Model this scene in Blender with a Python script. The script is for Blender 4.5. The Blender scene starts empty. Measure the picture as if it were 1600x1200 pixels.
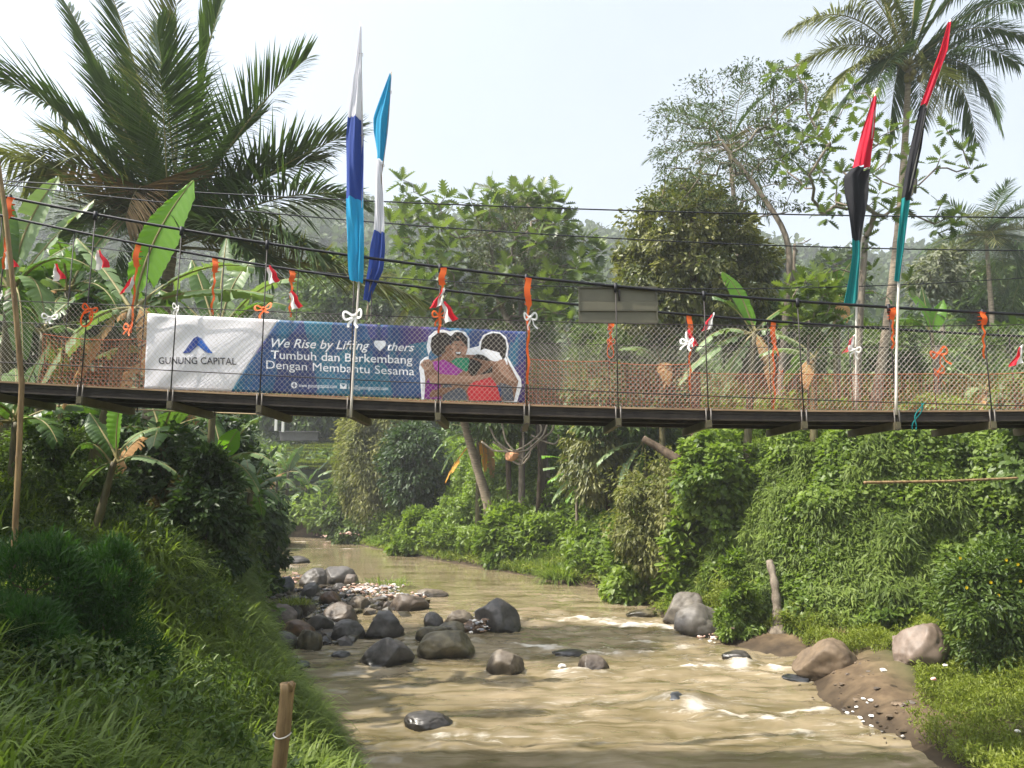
import bpy, bmesh, math, random
import numpy as np
from mathutils import Vector

# ---------------------------------------------------------------- camera, sky, sun
F = 1155.0                                    # focal length in photo pixels (1600 wide)
PITCH = math.atan(170 / F)
EYE = 4.0
HAZE = 0.00075                                 # density of the air
sc = bpy.context.scene
cam = bpy.data.cameras.new('camera')
cam.sensor_width = 36
cam.lens = 36 * F / 1600
cam.clip_start = 0.05
cam.clip_end = 6000
co = bpy.data.objects.new('camera', cam)
sc.collection.objects.link(co)
co.location = (0, 0, EYE)
co.rotation_euler = (math.pi / 2 + PITCH, 0, 0)
sc.camera = co

SUN = np.array([-0.54, -0.14, 0.82]); SUN /= np.linalg.norm(SUN)
SUN_EL = math.asin(SUN[2]); SUN_ROT = math.atan2(SUN[0], SUN[1])
w = bpy.data.worlds.new("World"); sc.world = w; w.use_nodes = True
nt = w.node_tree; nt.nodes.clear()
sky = nt.nodes.new('ShaderNodeTexSky'); sky.sky_type = 'NISHITA'; sky.sun_disc = False
sky.sun_elevation = SUN_EL; sky.sun_rotation = SUN_ROT
sky.air_density = 1.0; sky.dust_density = 4.0; sky.ozone_density = 1.0
veil = nt.nodes.new('ShaderNodeMix'); veil.data_type = 'RGBA'
veil.inputs[0].default_value = 0.70
veil.inputs[7].default_value = (4.85, 5.35, 6.0, 1)       # thin high cloud that whitens the whole sky
bg = nt.nodes.new('ShaderNodeBackground'); bg.inputs[1].default_value = 0.10
wo = nt.nodes.new('ShaderNodeOutputWorld')
nt.links.new(sky.outputs[0], veil.inputs[6])
# hazy air: the sky brightens towards the sun (out of the picture, high on the left), with faint uneven cloud
tcw = nt.nodes.new('ShaderNodeTexCoord'); dt = nt.nodes.new('ShaderNodeVectorMath'); dt.operation = 'DOT_PRODUCT'; dt.inputs[1].default_value = tuple(SUN)
nt.links.new(tcw.outputs['Generated'], dt.inputs[0])
cl = nt.nodes.new('ShaderNodeClamp'); nt.links.new(dt.outputs['Value'], cl.inputs[0])
pw_ = nt.nodes.new('ShaderNodeMath'); pw_.operation = 'POWER'; pw_.inputs[1].default_value = 5; nt.links.new(cl.outputs[0], pw_.inputs[0])
nz = nt.nodes.new('ShaderNodeTexNoise'); nz.inputs['Scale'].default_value = 2.2; nz.inputs['Detail'].default_value = 5; nt.links.new(tcw.outputs['Generated'], nz.inputs[0])
gl = nt.nodes.new('ShaderNodeMath'); gl.operation = 'MULTIPLY_ADD'; gl.inputs[1].default_value = 3.6; nt.links.new(pw_.outputs[0], gl.inputs[0])
mr = nt.nodes.new('ShaderNodeMapRange'); mr.inputs[1].default_value = .3; mr.inputs[2].default_value = .7; mr.inputs[3].default_value = .94; mr.inputs[4].default_value = 1.07
nt.links.new(nz.outputs[0], mr.inputs[0]); nt.links.new(mr.outputs[0], gl.inputs[2])
ms = nt.nodes.new('ShaderNodeVectorMath'); ms.operation = 'SCALE'; nt.links.new(veil.outputs[2], ms.inputs[0]); nt.links.new(gl.outputs[0], ms.inputs['Scale'])
nt.links.new(ms.outputs[0], bg.inputs[0])
nt.links.new(bg.outputs[0], wo.inputs[0])
sl = bpy.data.lights.new('sun', 'SUN'); sl.energy = 5.0; sl.angle = math.radians(0.6); sl.color = (1, 0.94, 0.83)
so = bpy.data.objects.new('sun', sl); sc.collection.objects.link(so)
so.rotation_euler = Vector(SUN).to_track_quat('Z', 'Y').to_euler()
so.location = (-30, -5, 60)

vs = sc.view_settings
vs.view_transform = 'Standard'; vs.look = 'None'; vs.exposure = 0.88; vs.gamma = 1; vs.use_curve_mapping = False
sc.render.engine = 'CYCLES'
cy = sc.cycles
cy.max_bounces = 6; cy.diffuse_bounces = 3; cy.glossy_bounces = 2; cy.transmission_bounces = 3
cy.volume_bounces = 1; cy.transparent_max_bounces = 8
cy.use_denoising = True
try:
    cy.denoiser = 'OPENIMAGEDENOISE'; cy.denoising_input_passes = 'RGB_ALBEDO_NORMAL'
except Exception:
    pass

C = sc.collection
R = np.random.default_rng(7)
random.seed(7)
sp, cp = math.sin(PITCH), math.cos(PITCH)


def ray(px, py):
    v = (600 - py) / F
    return np.array([(px - 800) / F, cp - v * sp, sp + v * cp])


def P(px, py, y):
    d = ray(px, py); t = y / d[1]
    return np.array([t * d[0], y, EYE + t * d[2]])


def G(px, py, z=0.0):
    d = ray(px, py); t = (z - EYE) / d[2]
    return np.array([t * d[0], t * d[1], z])


def mpp(y):                                    # metres per photo pixel at depth y
    return y / F


# ---------------------------------------------------------------- noise
def _h(ix, iy, iz, s):
    n = (ix * 73856093) ^ (iy * 19349663) ^ (iz * 83492791) ^ (s * 2654435761)
    n = (n ^ (n >> 13)) * 1274126177
    n = n ^ (n >> 16)
    return (n & 0xFFFFFF) / float(0xFFFFFF)


def vn(p, s=0):
    p = np.asarray(p, float)
    if p.shape[1] == 2:
        p = np.c_[p, np.zeros(len(p))]
    i = np.floor(p).astype(np.int64); f = p - i
    f = f * f * (3 - 2 * f)
    r = 0
    for a in (0, 1):
        for b in (0, 1):
            for c in (0, 1):
                wgt = (f[:, 0] if a else 1 - f[:, 0]) * (f[:, 1] if b else 1 - f[:, 1]) * (f[:, 2] if c else 1 - f[:, 2])
                r = r + wgt * _h(i[:, 0] + a, i[:, 1] + b, i[:, 2] + c, s)
    return r


def fbm(p, o=4, s=0):
    p = np.asarray(p, float); r = 0; a = 0.5; t = 0
    for k in range(o):
        r = r + a * vn(p * 2 ** k, s + k); t += a; a *= 0.5
    return r / t


def sstep(a, b, x):
    t = np.clip((x - a) / (b - a), 0, 1)
    return t * t * (3 - 2 * t)


def unit(v):
    v = np.asarray(v, float)
    return v / np.maximum(np.linalg.norm(v, axis=-1, keepdims=True), 1e-9)


# ---------------------------------------------------------------- mesh builder
class MB:
    def __init__(s):
        s.v = []; s.f = []; s.a = []; s.n = 0

    def add(s, V, faces, var=0.5, mi=0):
        V = np.asarray(V, float).reshape(-1, 3)
        fa = np.asarray(faces, np.int64)
        s.f.append((fa + s.n, mi)); s.v.append(V)
        s.a.append(np.broadcast_to(np.asarray(var, float), (len(V),)) if np.ndim(var) == 0 else np.asarray(var, float))
        s.n += len(V)
        return s

    def tube(s, pts, rad, k=6, var=0.5, mi=0, cap=True):
        pts = np.asarray(pts, float); n = len(pts)
        rad = np.broadcast_to(np.asarray(rad, float), (n,))
        tg = unit(np.gradient(pts, axis=0))
        ref = np.array([0, 0, 1.0]) if abs(tg[0][2]) < 0.9 else np.array([1.0, 0, 0])
        u = unit(np.cross(tg, ref)); v = np.cross(tg, u)
        an = np.arange(k) * 2 * math.pi / k
        V = pts[:, None] + rad[:, None, None] * (np.cos(an)[None, :, None] * u[:, None] + np.sin(an)[None, :, None] * v[:, None])
        i = np.arange(n - 1)[:, None] * k + np.arange(k)[None]
        j = np.arange(n - 1)[:, None] * k + (np.arange(k)[None] + 1) % k
        Fq = np.stack([i, j, j + k, i + k], -1).reshape(-1, 4)
        base = s.n
        s.add(V.reshape(-1, 3), Fq, var, mi)
        if cap and k >= 3:
            for e in (0, n - 1):
                s.v.append(pts[e][None]); s.a.append(np.array([float(np.mean(var))])); c = s.n; s.n += 1
                a = base + e * k + np.arange(k); b = base + e * k + (np.arange(k) + 1) % k
                T = np.stack([a, b, np.full(k, c)], -1)
                s.f.append((T if e else T[:, ::-1], mi))
        return s

    def box(s, c, h, var=0.5, mi=0, ax=None):
        c = np.asarray(c, float); h = np.asarray(h, float)
        q = np.array([[x, y, z] for x in (-1, 1) for y in (-1, 1) for z in (-1, 1)], float) * h
        if ax is not None:
            q = q @ np.asarray(ax, float)
        s.add(q + c, [[0, 1, 3, 2], [4, 6, 7, 5], [0, 4, 5, 1], [2, 3, 7, 6], [0, 2, 6, 4], [1, 5, 7, 3]], var, mi)
        return s

    def grid(s, V, var=0.5, mi=0):             # V (n,m,3)
        n, m = V.shape[:2]
        i = np.arange(n - 1)[:, None] * m + np.arange(m - 1)[None]
        Fq = np.stack([i, i + 1, i + m + 1, i + m], -1).reshape(-1, 4)
        s.add(V.reshape(-1, 3), Fq, var, mi)
        return s

    def mesh(s, name, org=(0, 0, 0), smooth=True):
        V = np.concatenate(s.v) - np.asarray(org, float)
        me = bpy.data.meshes.new(name)
        me.vertices.add(len(V)); me.vertices.foreach_set('co', V.astype(np.float32).ravel())
        lv = np.concatenate([f.ravel() for f, _ in s.f])
        sz = np.concatenate([np.full(len(f), f.shape[1]) for f, _ in s.f])
        mi = np.concatenate([np.full(len(f), m) for f, m in s.f])
        me.loops.add(len(lv)); me.loops.foreach_set('vertex_index', lv.astype(np.int32))
        me.polygons.add(len(sz))
        me.polygons.foreach_set('loop_start', np.r_[0, np.cumsum(sz)[:-1]].astype(np.int32))
        me.polygons.foreach_set('material_index', mi.astype(np.int32))
        me.polygons.foreach_set('use_smooth', np.full(len(sz), smooth))
        at = me.attributes.new('var', 'FLOAT', 'POINT')
        at.data.foreach_set('value', np.concatenate(s.a).astype(np.float32))
        me.update(calc_edges=True)
        return me

    def build(s, name, mats, parent=None, org=None, smooth=True):
        if parent is not None and org is None:
            org = parent.location
        me = s.mesh(name, org if org is not None else (0, 0, 0), smooth)
        for m in (mats if isinstance(mats, (list, tuple)) else [mats]):
            me.materials.append(m)
        o = bpy.data.objects.new(name, me); C.objects.link(o)
        if parent is not None:
            o.parent = parent
        elif org is not None:
            o.location = org
        return o


def tag(o, label=None, cat=None, group=None, kind=None):
    if label: o['label'] = label
    if cat: o['category'] = cat
    if group: o['group'] = group
    if kind: o['kind'] = kind
    return o


def empty(name, loc, label=None, cat=None, group=None):
    o = bpy.data.objects.new(name, None); C.objects.link(o)
    o.location = [float(t) for t in loc]; o.empty_display_size = 0.2
    return tag(o, label, cat, group)


def dup(root, loc, rz=0.0, s=1.0, label=None, group=None, tilt=(0, 0)):
    r = root.copy(); C.objects.link(r)
    r.location = [float(t) for t in loc]; r.rotation_euler = (tilt[0], tilt[1], rz)
    r.scale = (s, s, s) if np.ndim(s) == 0 else s
    if label: r['label'] = label
    if group: r['group'] = group
    for ch in list(root.children):
        c = ch.copy(); C.objects.link(c); c.parent = r
        for g in ch.children:
            d = g.copy(); C.objects.link(d); d.parent = c
    return r


# ---------------------------------------------------------------- materials
def mat(name, col, rough=0.6, spec=0.3, metal=0.0, noise=0.0, nscale=8.0, col2=None, bump=0.0, bscale=30.0, stretch=(1, 1, 1)):
    m = bpy.data.materials.new(name); m.use_nodes = True
    n = m.node_tree; b = n.nodes['Principled BSDF']
    b.inputs['Base Color'].default_value = (*col, 1); b.inputs['Roughness'].default_value = rough
    b.inputs['Specular IOR Level'].default_value = spec; b.inputs['Metallic'].default_value = metal
    if noise > 0 or col2 is not None or bump > 0:
        tc = n.nodes.new('ShaderNodeTexCoord'); mp = n.nodes.new('ShaderNodeMapping'); mp.inputs[3].default_value = stretch
        n.links.new(tc.outputs['Object'], mp.inputs[0])
    if noise > 0 or col2 is not None:
        t = n.nodes.new('ShaderNodeTexNoise'); t.inputs['Scale'].default_value = nscale; t.inputs['Detail'].default_value = 6
        t.inputs['Roughness'].default_value = 0.65
        n.links.new(mp.outputs[0], t.inputs[0])
        r = n.nodes.new('ShaderNodeValToRGB')
        c2 = col2 if col2 is not None else tuple(c * (1 - noise) for c in col)
        r.color_ramp.elements[0].position = 0.35; r.color_ramp.elements[1].position = 0.65
        r.color_ramp.elements[0].color = (*c2, 1); r.color_ramp.elements[1].color = (*col, 1)
        n.links.new(t.outputs[0], r.inputs[0]); n.links.new(r.outputs[0], b.inputs['Base Color'])
    if bump > 0:
        t2 = n.nodes.new('ShaderNodeTexNoise'); t2.inputs['Scale'].default_value = bscale; t2.inputs['Detail'].default_value = 8
        n.links.new(mp.outputs[0], t2.inputs[0])
        bp = n.nodes.new('ShaderNodeBump'); bp.inputs[0].default_value = bump; bp.inputs[1].default_value = 0.02
        n.links.new(t2.outputs[0], bp.inputs[2]); n.links.new(bp.outputs[0], b.inputs['Normal'])
    return m


def leafmat(name, dark, light, tr=0.35, rough=0.45, spec=0.35, tint=(1.15, 1.25, 0.5)):
    m = bpy.data.materials.new(name); m.use_nodes = True
    n = m.node_tree; b = n.nodes['Principled BSDF']; out = n.nodes['Material Output']
    a = n.nodes.new('ShaderNodeAttribute'); a.attribute_name = 'var'
    r = n.nodes.new('ShaderNodeMix'); r.data_type = 'RGBA'
    g_ = 1.0 if 'flag' in name or 'ribbon' in name else 1.35
    r.inputs[6].default_value = (*[g_ * t for t in dark], 1); r.inputs[7].default_value = (*[g_ * t for t in light], 1)
    n.links.new(a.outputs['Fac'], r.inputs[0])
    n.links.new(r.outputs[2], b.inputs['Base Color'])
    b.inputs['Roughness'].default_value = rough; b.inputs['Specular IOR Level'].default_value = spec
    t = n.nodes.new('ShaderNodeBsdfTranslucent')
    mu = n.nodes.new('ShaderNodeMix'); mu.data_type = 'RGBA'; mu.blend_type = 'MULTIPLY'; mu.inputs[0].default_value = 1
    mu.inputs[7].default_value = (*tint, 1); mu.clamp_result = False
    n.links.new(r.outputs[2], mu.inputs[6]); n.links.new(mu.outputs[2], t.inputs[0])
    mx = n.nodes.new('ShaderNodeMixShader'); mx.inputs[0].default_value = tr
    n.links.new(b.outputs[0], mx.inputs[1]); n.links.new(t.outputs[0], mx.inputs[2]); n.links.new(mx.outputs[0], out.inputs[0])
    return m


# ---------------------------------------------------------------- river and terrain
LW = [(-60, 60), (-30, 61.5)] + [tuple(G(*q)[:2]) for q in
      [(448, 848), (440, 856), (425, 862), (402, 875), (388, 890), (375, 910), (372, 940), (385, 985), (425, 1050), (490, 1120), (545, 1200)]] + [(-0.8, 8), (0.5, 5), (1.4, 0), (1.6, -10)]
RW = [(5, -10), (5, 0), (5.6, 5)] + [tuple(G(*q)[:2]) for q in
      [(1480, 1200), (1400, 1150), (1330, 1120), (1275, 1085), (1262, 1055), (1250, 1030), (1150, 1012), (1105, 992), (1045, 972), (1010, 945), (930, 919),
       (870, 910), (800, 896), (740, 885), (660, 872), (620, 864), (565, 853), (538, 842)]] + [(-20, 69), (-30, 71), (-60, 72)]
WATER = np.array(LW[::1] + RW)                  # far-left -> near-left -> near-right -> far
CL = np.array([(-400, 78), (-60, 74), (-28, 72.5), (-17, 69.5), (-12.8, 64), (-9.5, 57), (-6.0, 51.5), (-4, 46), (-0.5, 41.8), (1.6, 38.5), (3.4, 34.8), (5.0, 32.6), (6.0, 28.5),
               (6.1, 24.5), (7.0, 21.8), (7.6, 19.9), (9, 19.2), (11.4, 19.0), (12.6, 17), (12.2, 14), (10.8, 11), (10, 6), (9.5, 0), (9.5, -30)])
PLAT = np.vstack([CL, [(3000, -30), (3000, 3000), (-3000, 3000), (-3000, 78)]])


def segdist(p, poly, closed=True):
    d = np.full(len(p), 1e9)
    n = len(poly)
    for i in range(n if closed else n - 1):
        a = poly[i]; b = poly[(i + 1) % n]; ab = b - a
        t = np.clip(((p - a) @ ab) / max(ab @ ab, 1e-9), 0, 1)
        d = np.minimum(d, np.hypot(*(p - a - t[:, None] * ab).T))
    return d


def inside(p, poly):
    r = np.zeros(len(p), bool); n = len(poly)
    for i in range(n):
        a = poly[i]; b = poly[(i + 1) % n]
        c = ((a[1] > p[:, 1]) != (b[1] > p[:, 1])) & (p[:, 0] < (b[0] - a[0]) * (p[:, 1] - a[1]) / (b[1] - a[1] + 1e-12) + a[0])
        r ^= c
    return r


RIDGE = np.array([(-2000, 330), (0, 330), (380, 372), (470, 352), (560, 342), (640, 366), (740, 372), (900, 384), (1000, 398), (1200, 398), (1260, 425), (1330, 432), (1450, 420), (1700, 380), (4000, 350)], float)


def ground_z(x, y, rough=True):
    p = np.stack([np.asarray(x, float).ravel(), np.asarray(y, float).ravel()], -1)
    dw = segdist(p, WATER); inw = inside(p, WATER)
    dc = segdist(p, CL, False); inp = inside(p, PLAT)
    # left bank (and everything that is not plateau)
    zn = 0.74 * np.minimum(dw, 9) ** 0.80
    sl_ = 1.15 + .8 * sstep(12.5, 16, p[:, 1]); zs = np.minimum(sl_ * np.minimum(dw, 2.6), 3.4) + .42 * np.clip(dw - 2.6, 0, 6)
    ks = sstep(9.3, 12.3, p[:, 1])
    zl = zn * (1 - ks) + zs * ks + .16 * np.clip(dw - 9, 0, 40)
    # right terrace of mud below the cliff
    right = (p[:, 0] > np.interp(p[:, 1], [-10, 0, 5, 12, 20, 26, 32, 40, 50, 66], [3, 3, 3, 3, 2, 0, -3, -7, -14, -20]))
    zt = 0.16 * sstep(0, .5, dw) + 0.15 * np.minimum(dw, 4.5)
    z = np.where(right & (p[:, 1] < 69), zt, zl)
    wd = np.interp(p[:, 1], [0, 12, 24, 32, 60], [4.0, 2.2, 1.9, 4.5, 5.5])
    up = 4.5 * sstep(0, 1, dc / wd) + 0.10 * np.minimum(dc, 6) + 0.27 * np.clip(dc - 6, 0, 60)
    az = 800 + F * p[:, 0] / np.maximum(p[:, 1], 5)
    zr = 4 + (770 - np.interp(az, RIDGE[:, 0], RIDGE[:, 1])) / F * 330
    k = sstep(90, 330, p[:, 1])
    zp = (0.3 + np.minimum(zt, 1.0)) * 1.0 + up
    zp = zp * (1 - k) + k * (zr - 6)
    z = np.where(inp, np.maximum(zp, 0.2), z)
    if rough:
        b = np.clip(dw, 0, 2)
        z = z + b * (fbm(p * 0.35, 4, 3) - 0.5) * 0.7 + np.clip(dw, 0, 1) * (fbm(p * 1.6, 3, 9) - 0.5) * 0.25
    z = np.where(inw, -0.35 * np.clip(dw, 0, 3) - 0.04, np.maximum(z, 0.015))
    return z.reshape(np.shape(x))


def axis(*parts):
    return np.unique(np.concatenate([np.arange(a, b, s) for a, b, s in parts]).round(4))


gx = axis((-900, -300, 60), (-300, -80, 20), (-80, -24, 2), (-24, -12, .5), (-12, 14, .2), (14, 30, .6), (30, 80, 2), (80, 300, 20), (300, 901, 60))
gy = axis((-60, -6, 3), (-6, 30, .22), (30, 75, .6), (75, 130, 2), (130, 420, 10), (420, 900, 60))
X, Y = np.meshgrid(gx, gy, indexing='ij')
Z = ground_z(X, Y)


def soil_mat():
    m = mat('soil', (0.15, 0.105, 0.060), 0.75, 0.25, col2=(0.070, 0.047, 0.027), nscale=2.2, bump=1.0, bscale=7)
    n = m.node_tree; b = n.nodes['Principled BSDF']
    g = n.nodes.new('ShaderNodeNewGeometry'); sx = n.nodes.new('ShaderNodeSeparateXYZ'); n.links.new(g.outputs['Position'], sx.inputs[0])
    nw = n.nodes.new('ShaderNodeTexNoise'); nw.inputs['Scale'].default_value = 2.5; nw.inputs['Detail'].default_value = 8; n.links.new(g.outputs['Position'], nw.inputs[0])
    aw = n.nodes.new('ShaderNodeMath'); aw.operation = 'MULTIPLY_ADD'; aw.inputs[1].default_value = -.55; n.links.new(nw.outputs[0], aw.inputs[0]); n.links.new(sx.outputs[2], aw.inputs[2])
    mw = n.nodes.new('ShaderNodeMapRange'); mw.inputs[1].default_value = -.22; mw.inputs[2].default_value = .12; mw.inputs[3].default_value = .42; mw.inputs[4].default_value = 1; n.links.new(aw.outputs[0], mw.inputs[0])
    sw = n.nodes.new('ShaderNodeVectorMath'); sw.operation = 'SCALE'; n.links.new(b.inputs['Base Color'].links[0].from_socket, sw.inputs[0]); n.links.new(mw.outputs[0], sw.inputs['Scale']); n.links.new(sw.outputs[0], b.inputs['Base Color'])
    # greener away from the water (attribute 'var' = plant cover)
    a = n.nodes.new('ShaderNodeAttribute'); a.attribute_name = 'var'
    mx = n.nodes.new('ShaderNodeMix'); mx.data_type = 'RGBA'; mx.inputs[7].default_value = (0.035, 0.055, 0.012, 1)
    src = b.inputs['Base Color'].links[0].from_socket
    n.links.new(src, mx.inputs[6]); n.links.new(a.outputs['Fac'], mx.inputs[0]); n.links.new(mx.outputs[2], b.inputs['Base Color'])
    return m


pts2 = np.stack([X.ravel(), Y.ravel()], -1)
DW = np.where(inside(pts2, WATER), -1, 1) * segdist(pts2, WATER); DC = np.where(inside(pts2, PLAT), 1, -1) * segdist(pts2, CL, False)
DW = DW.reshape(X.shape); DC = DC.reshape(X.shape)


def lut(A, x, y):                             # bilinear look-up on the terrain grid
    x = np.clip(np.asarray(x, float), gx[0], gx[-1] - 1e-6); y = np.clip(np.asarray(y, float), gy[0], gy[-1] - 1e-6)
    i = np.searchsorted(gx, x, 'right') - 1; j = np.searchsorted(gy, y, 'right') - 1
    u = (x - gx[i]) / (gx[i + 1] - gx[i]); v = (y - gy[j]) / (gy[j + 1] - gy[j])
    return A[i, j] * (1 - u) * (1 - v) + A[i + 1, j] * u * (1 - v) + A[i, j + 1] * (1 - u) * v + A[i + 1, j + 1] * u * v


def gz(x, y):
    return float(lut(Z, x, y))


def bankD(px, m=.7):                          # depth at which the sight line through px reaches the right bank's top
    for D in np.arange(12, 90, .25):
        if lut(DC, (px - 800) / F * D, D) > m and lut(DW, (px - 800) / F * D, D) > 0: return D
    return 30.


def DD(px, D):
    return max(D, bankD(px))


cov = sstep(.8, 2.6, segdist(pts2, WATER)) * np.where(inside(pts2, WATER), 0, 1)
mb = MB(); mb.grid(np.stack([X, Y, Z], -1), cov)
M_soil = soil_mat()
ground = tag(mb.build('ground', M_soil), kind='structure')
# ---------------------------------------------------------------- water
BOULDERS = [  # cx, bottom, w, h (photo px), material, seed, flattening, label
    (382, 905, 44, 27, 'dark', 'dark grey boulder half under the left bank grass, farthest up the bank'),
    (437, 926, 38, 26, 'blue', 'bluish grey angular boulder left of the rubbish strewn rocks'),
    (488, 917, 50, 27, 'dark', 'dark boulder with pale rubbish chips on its face, left end of the rear rock row'),
    (523, 913, 58, 26, 'dark', 'long smooth charcoal boulder in the middle of the rear rock row'),
    (548, 916, 26, 22, 'brown', 'small brown boulder at the right end of the rear rock row'),
    (526, 925, 28, 13, 'dark', 'small dark rock at the foot of the long charcoal boulder'),
    (505, 902, 22, 9, 'dark', 'low dark rock peeping out behind the long charcoal boulder'),
    (480, 936, 34, 24, 'dark', 'dark boulder just behind the bright green grass tuft on the rocks'),
    (513, 945, 38, 20, 'rust', 'rusty orange brown rock right of the bright green grass tuft'),
    (391, 946, 28, 16, 'tan', 'pale grey topped stone by the left bank grass'),
    (635, 955, 66, 24, 'brown', 'flat topped brown grey boulder standing alone in the calm water right of the rubbish spit'),
    (559, 953, 40, 19, 'tan', 'low tan rock with rubbish on it in the shallow middle of the rock bar'),
    (477, 963, 32, 22, 'brown', 'brown boulder under the bright green grass tuft'),
    (424, 986, 72, 38, 'brown', 'large smooth brown grey boulder, biggest on the left of the rock bar'),
    (456, 968, 28, 22, 'dark', 'dark upright rock behind the large smooth brown grey boulder'),
    (456, 1001, 60, 28, 'rust', 'long rust brown boulder leaning in front of the large smooth one'),
    (493, 990, 50, 32, 'dark', 'blackish wet boulder between the rust brown one and the blocky one'),
    (527, 975, 56, 30, 'brown', 'grey brown boulder with a pale top behind the blocky dark one'),
    (435, 1016, 52, 26, 'dark', 'flat faced dark boulder at the lower left corner of the rock bar'),
    (481, 1016, 40, 32, 'olive', 'round olive grey boulder at the front of the rock bar'),
    (538, 1002, 54, 30, 'dark', 'blocky black boulder at the front of the rock bar'),
    (596, 999, 66, 40, 'dark', 'pointed black boulder with a wet shine right of the blocky one'),
    (674, 983, 36, 24, 'dark', 'rounded dark boulder left of the pale flat ones in midstream'),
    (706, 992, 52, 18, 'olive', 'low flat grey green rock at the foot of the largest midstream boulder'),
    (716, 978, 48, 22, 'tan', 'pale grey boulder just left of the largest midstream boulder'),
    (774, 988, 78, 48, 'dark', 'largest dark midstream boulder with rubbish caught on its left side'),
    (673, 1004, 52, 24, 'olive', 'olive brown boulder in midstream behind the long mossy one'),
    (600, 1042, 86, 38, 'dark', 'dark wedge shaped boulder alone in the shallows, sloping on both sides'),
    (695, 1031, 92, 40, 'olive', 'long mossy brown boulder in midstream right of the dark wedge'),
    (790, 1055, 60, 34, 'tan', 'tan brown boulder with a dark undercut face in midstream'),
    (530, 1028, 30, 9, 'dark', 'small dark rock barely above the water left of the dark wedge boulder'),
    (458, 1048, 48, 13, 'blue', 'flat blue black rock near the left bank in the shallows'),
    (667, 1140, 78, 20, 'dark', 'flat black rock nearest the camera in open water'),
    (460, 881, 40, 11, 'dark', 'low dark rock far up the calm water by the left bank'),
    (1066, 978, 72, 50, 'tall', 'leaning grey slab boulder against the right bank'),
    (1101, 996, 84, 46, 'grey', 'large smooth grey boulder at the water edge in front of the leaning slab'),
    (928, 1052, 52, 24, 'brown', 'small brown grey boulder with foam in mid rapid'),
    (1158, 1034, 48, 14, 'dark', 'low dark rock with foam streaming off it near the right shore'),
    (1453, 1045, 92, 66, 'pink', 'large pinkish brown boulder on the right mud bank'),
    (1306, 1064, 100, 58, 'mud', 'rounded mud coloured boulder at the right shore left of the pinkish one'),
    (1252, 1068, 46, 12, 'blue', 'flat dark slab in the water off the mud coloured boulder'),
    (1372, 1063, 64, 24, 'mud', 'low tan rock between the mud coloured and the pinkish boulders'),
    (1006, 965, 50, 11, 'olive', 'flat wet rock in the water left of the leaning grey slab'),
    (670, 934, 56, 13, 'tan', 'low rubbish strewn rock at the right tip of the rear spit'),
    (1066, 1108, 70, 20, 'blue', 'grey boulder washed over by the water in the near right rapid'),
    (890, 1028, 58, 10, 'dark', 'flat dark rock awash just upstream of the small foamy boulder'),
    (1175, 945, 92, 46, 'mud', 'overhanging brown earth and rock ledge under the right cliff'),
    (400, 1000, 34, 26, 'brown', 'brown boulder tucked against the left bank beside the large smooth one'),
    (600, 970, 40, 12, 'tan', 'low tan rock just behind the pointed black boulder'),
    (740, 990, 34, 20, 'rust', 'small reddish rock wedged at the left foot of the largest midstream boulder'),
]
FOAM = [  # px, py of stroke ends, width (m), strength
    (815, 968, 900, 972, .30, .8), (900, 968, 985, 978, .45, 1.0), (985, 974, 1045, 984, .3, .8), (990, 1000, 1060, 1012, .3, .7),
    (740, 1004, 860, 1014, .22, .8), (850, 1016, 960, 1022, .2, .8), (940, 1010, 1020, 1024, .25, .6), (1080, 1042, 1160, 1040, .28, 1.0),
    (1150, 1036, 1230, 1044, .22, .8), (930, 1098, 1040, 1098, .14, .6), (880, 1116, 960, 1110, .22, .7), (1100, 1112, 1190, 1126, .24, 1.0),
    (1170, 1120, 1240, 1140, .2, .8), (690, 1142, 780, 1152, .12, .6), (440, 857, 560, 858, .35, .9), (450, 847, 540, 846, .3, .9), (850, 930, 900, 933, .25, .8),
    (560, 944, 640, 948, .25, .45), (640, 940, 800, 945, .25, .4), (700, 955, 770, 950, .2, .4), (870, 1052, 940, 1056, .14, .9),
    (1020, 1048, 1090, 1062, .2, .5), (560, 1046, 660, 1048, .1, .5), (420, 1010, 520, 1020, .15, .35), (640, 1000, 680, 1010, .2, .5), (1210, 1110, 1290, 1108, .18, .8),
    (1220, 1130, 1270, 1150, .2, .6), (740, 1062, 830, 1066, .12, .5), (460, 880, 510, 884, .15, .6), (950, 1128, 1080, 1135, .15, .35), (1000, 1060, 1080, 1075, .2, .4),
    (1290, 1150, 1380, 1160, .15, .4), (850, 985, 1000, 1000, .3, .35)]
wx = axis((-60, -20, 1), (-20, -5, .25), (-5, 9, .1), (9, 12.1, .5))
wy = axis((-12, 8, .8), (8, 26, .1), (26, 74, .3))
WX, WY = np.meshgrid(wx, wy, indexing='ij')
wp = np.stack([WX.ravel(), WY.ravel()], -1)
foam = np.zeros(len(wp)); rap = np.zeros(len(wp))
for (a, b, c, d, wd, st) in FOAM:
    A = G(a, b)[:2]; B = G(c, d)[:2]
    warp = (fbm(wp * 1.1, 3, 21)[:, None] - .5) * 0.9
    q = wp + warp * np.array([.3, 1.0])
    ds = segdist(q, np.array([A, B]), False)
    wd = wd * (.5 + 1.5 * vn(wp * [.9, 1.4], 23))
    foam = np.maximum(foam, st * np.exp(-np.abs(ds / wd) ** 1.2) * np.clip(3.2 * fbm(wp * [1.5, 3.4], 4, 27) - .95, 0, 1.1))
    rap = np.maximum(rap, st * np.exp(-(ds / (wd * 4)) ** 2))
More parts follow.
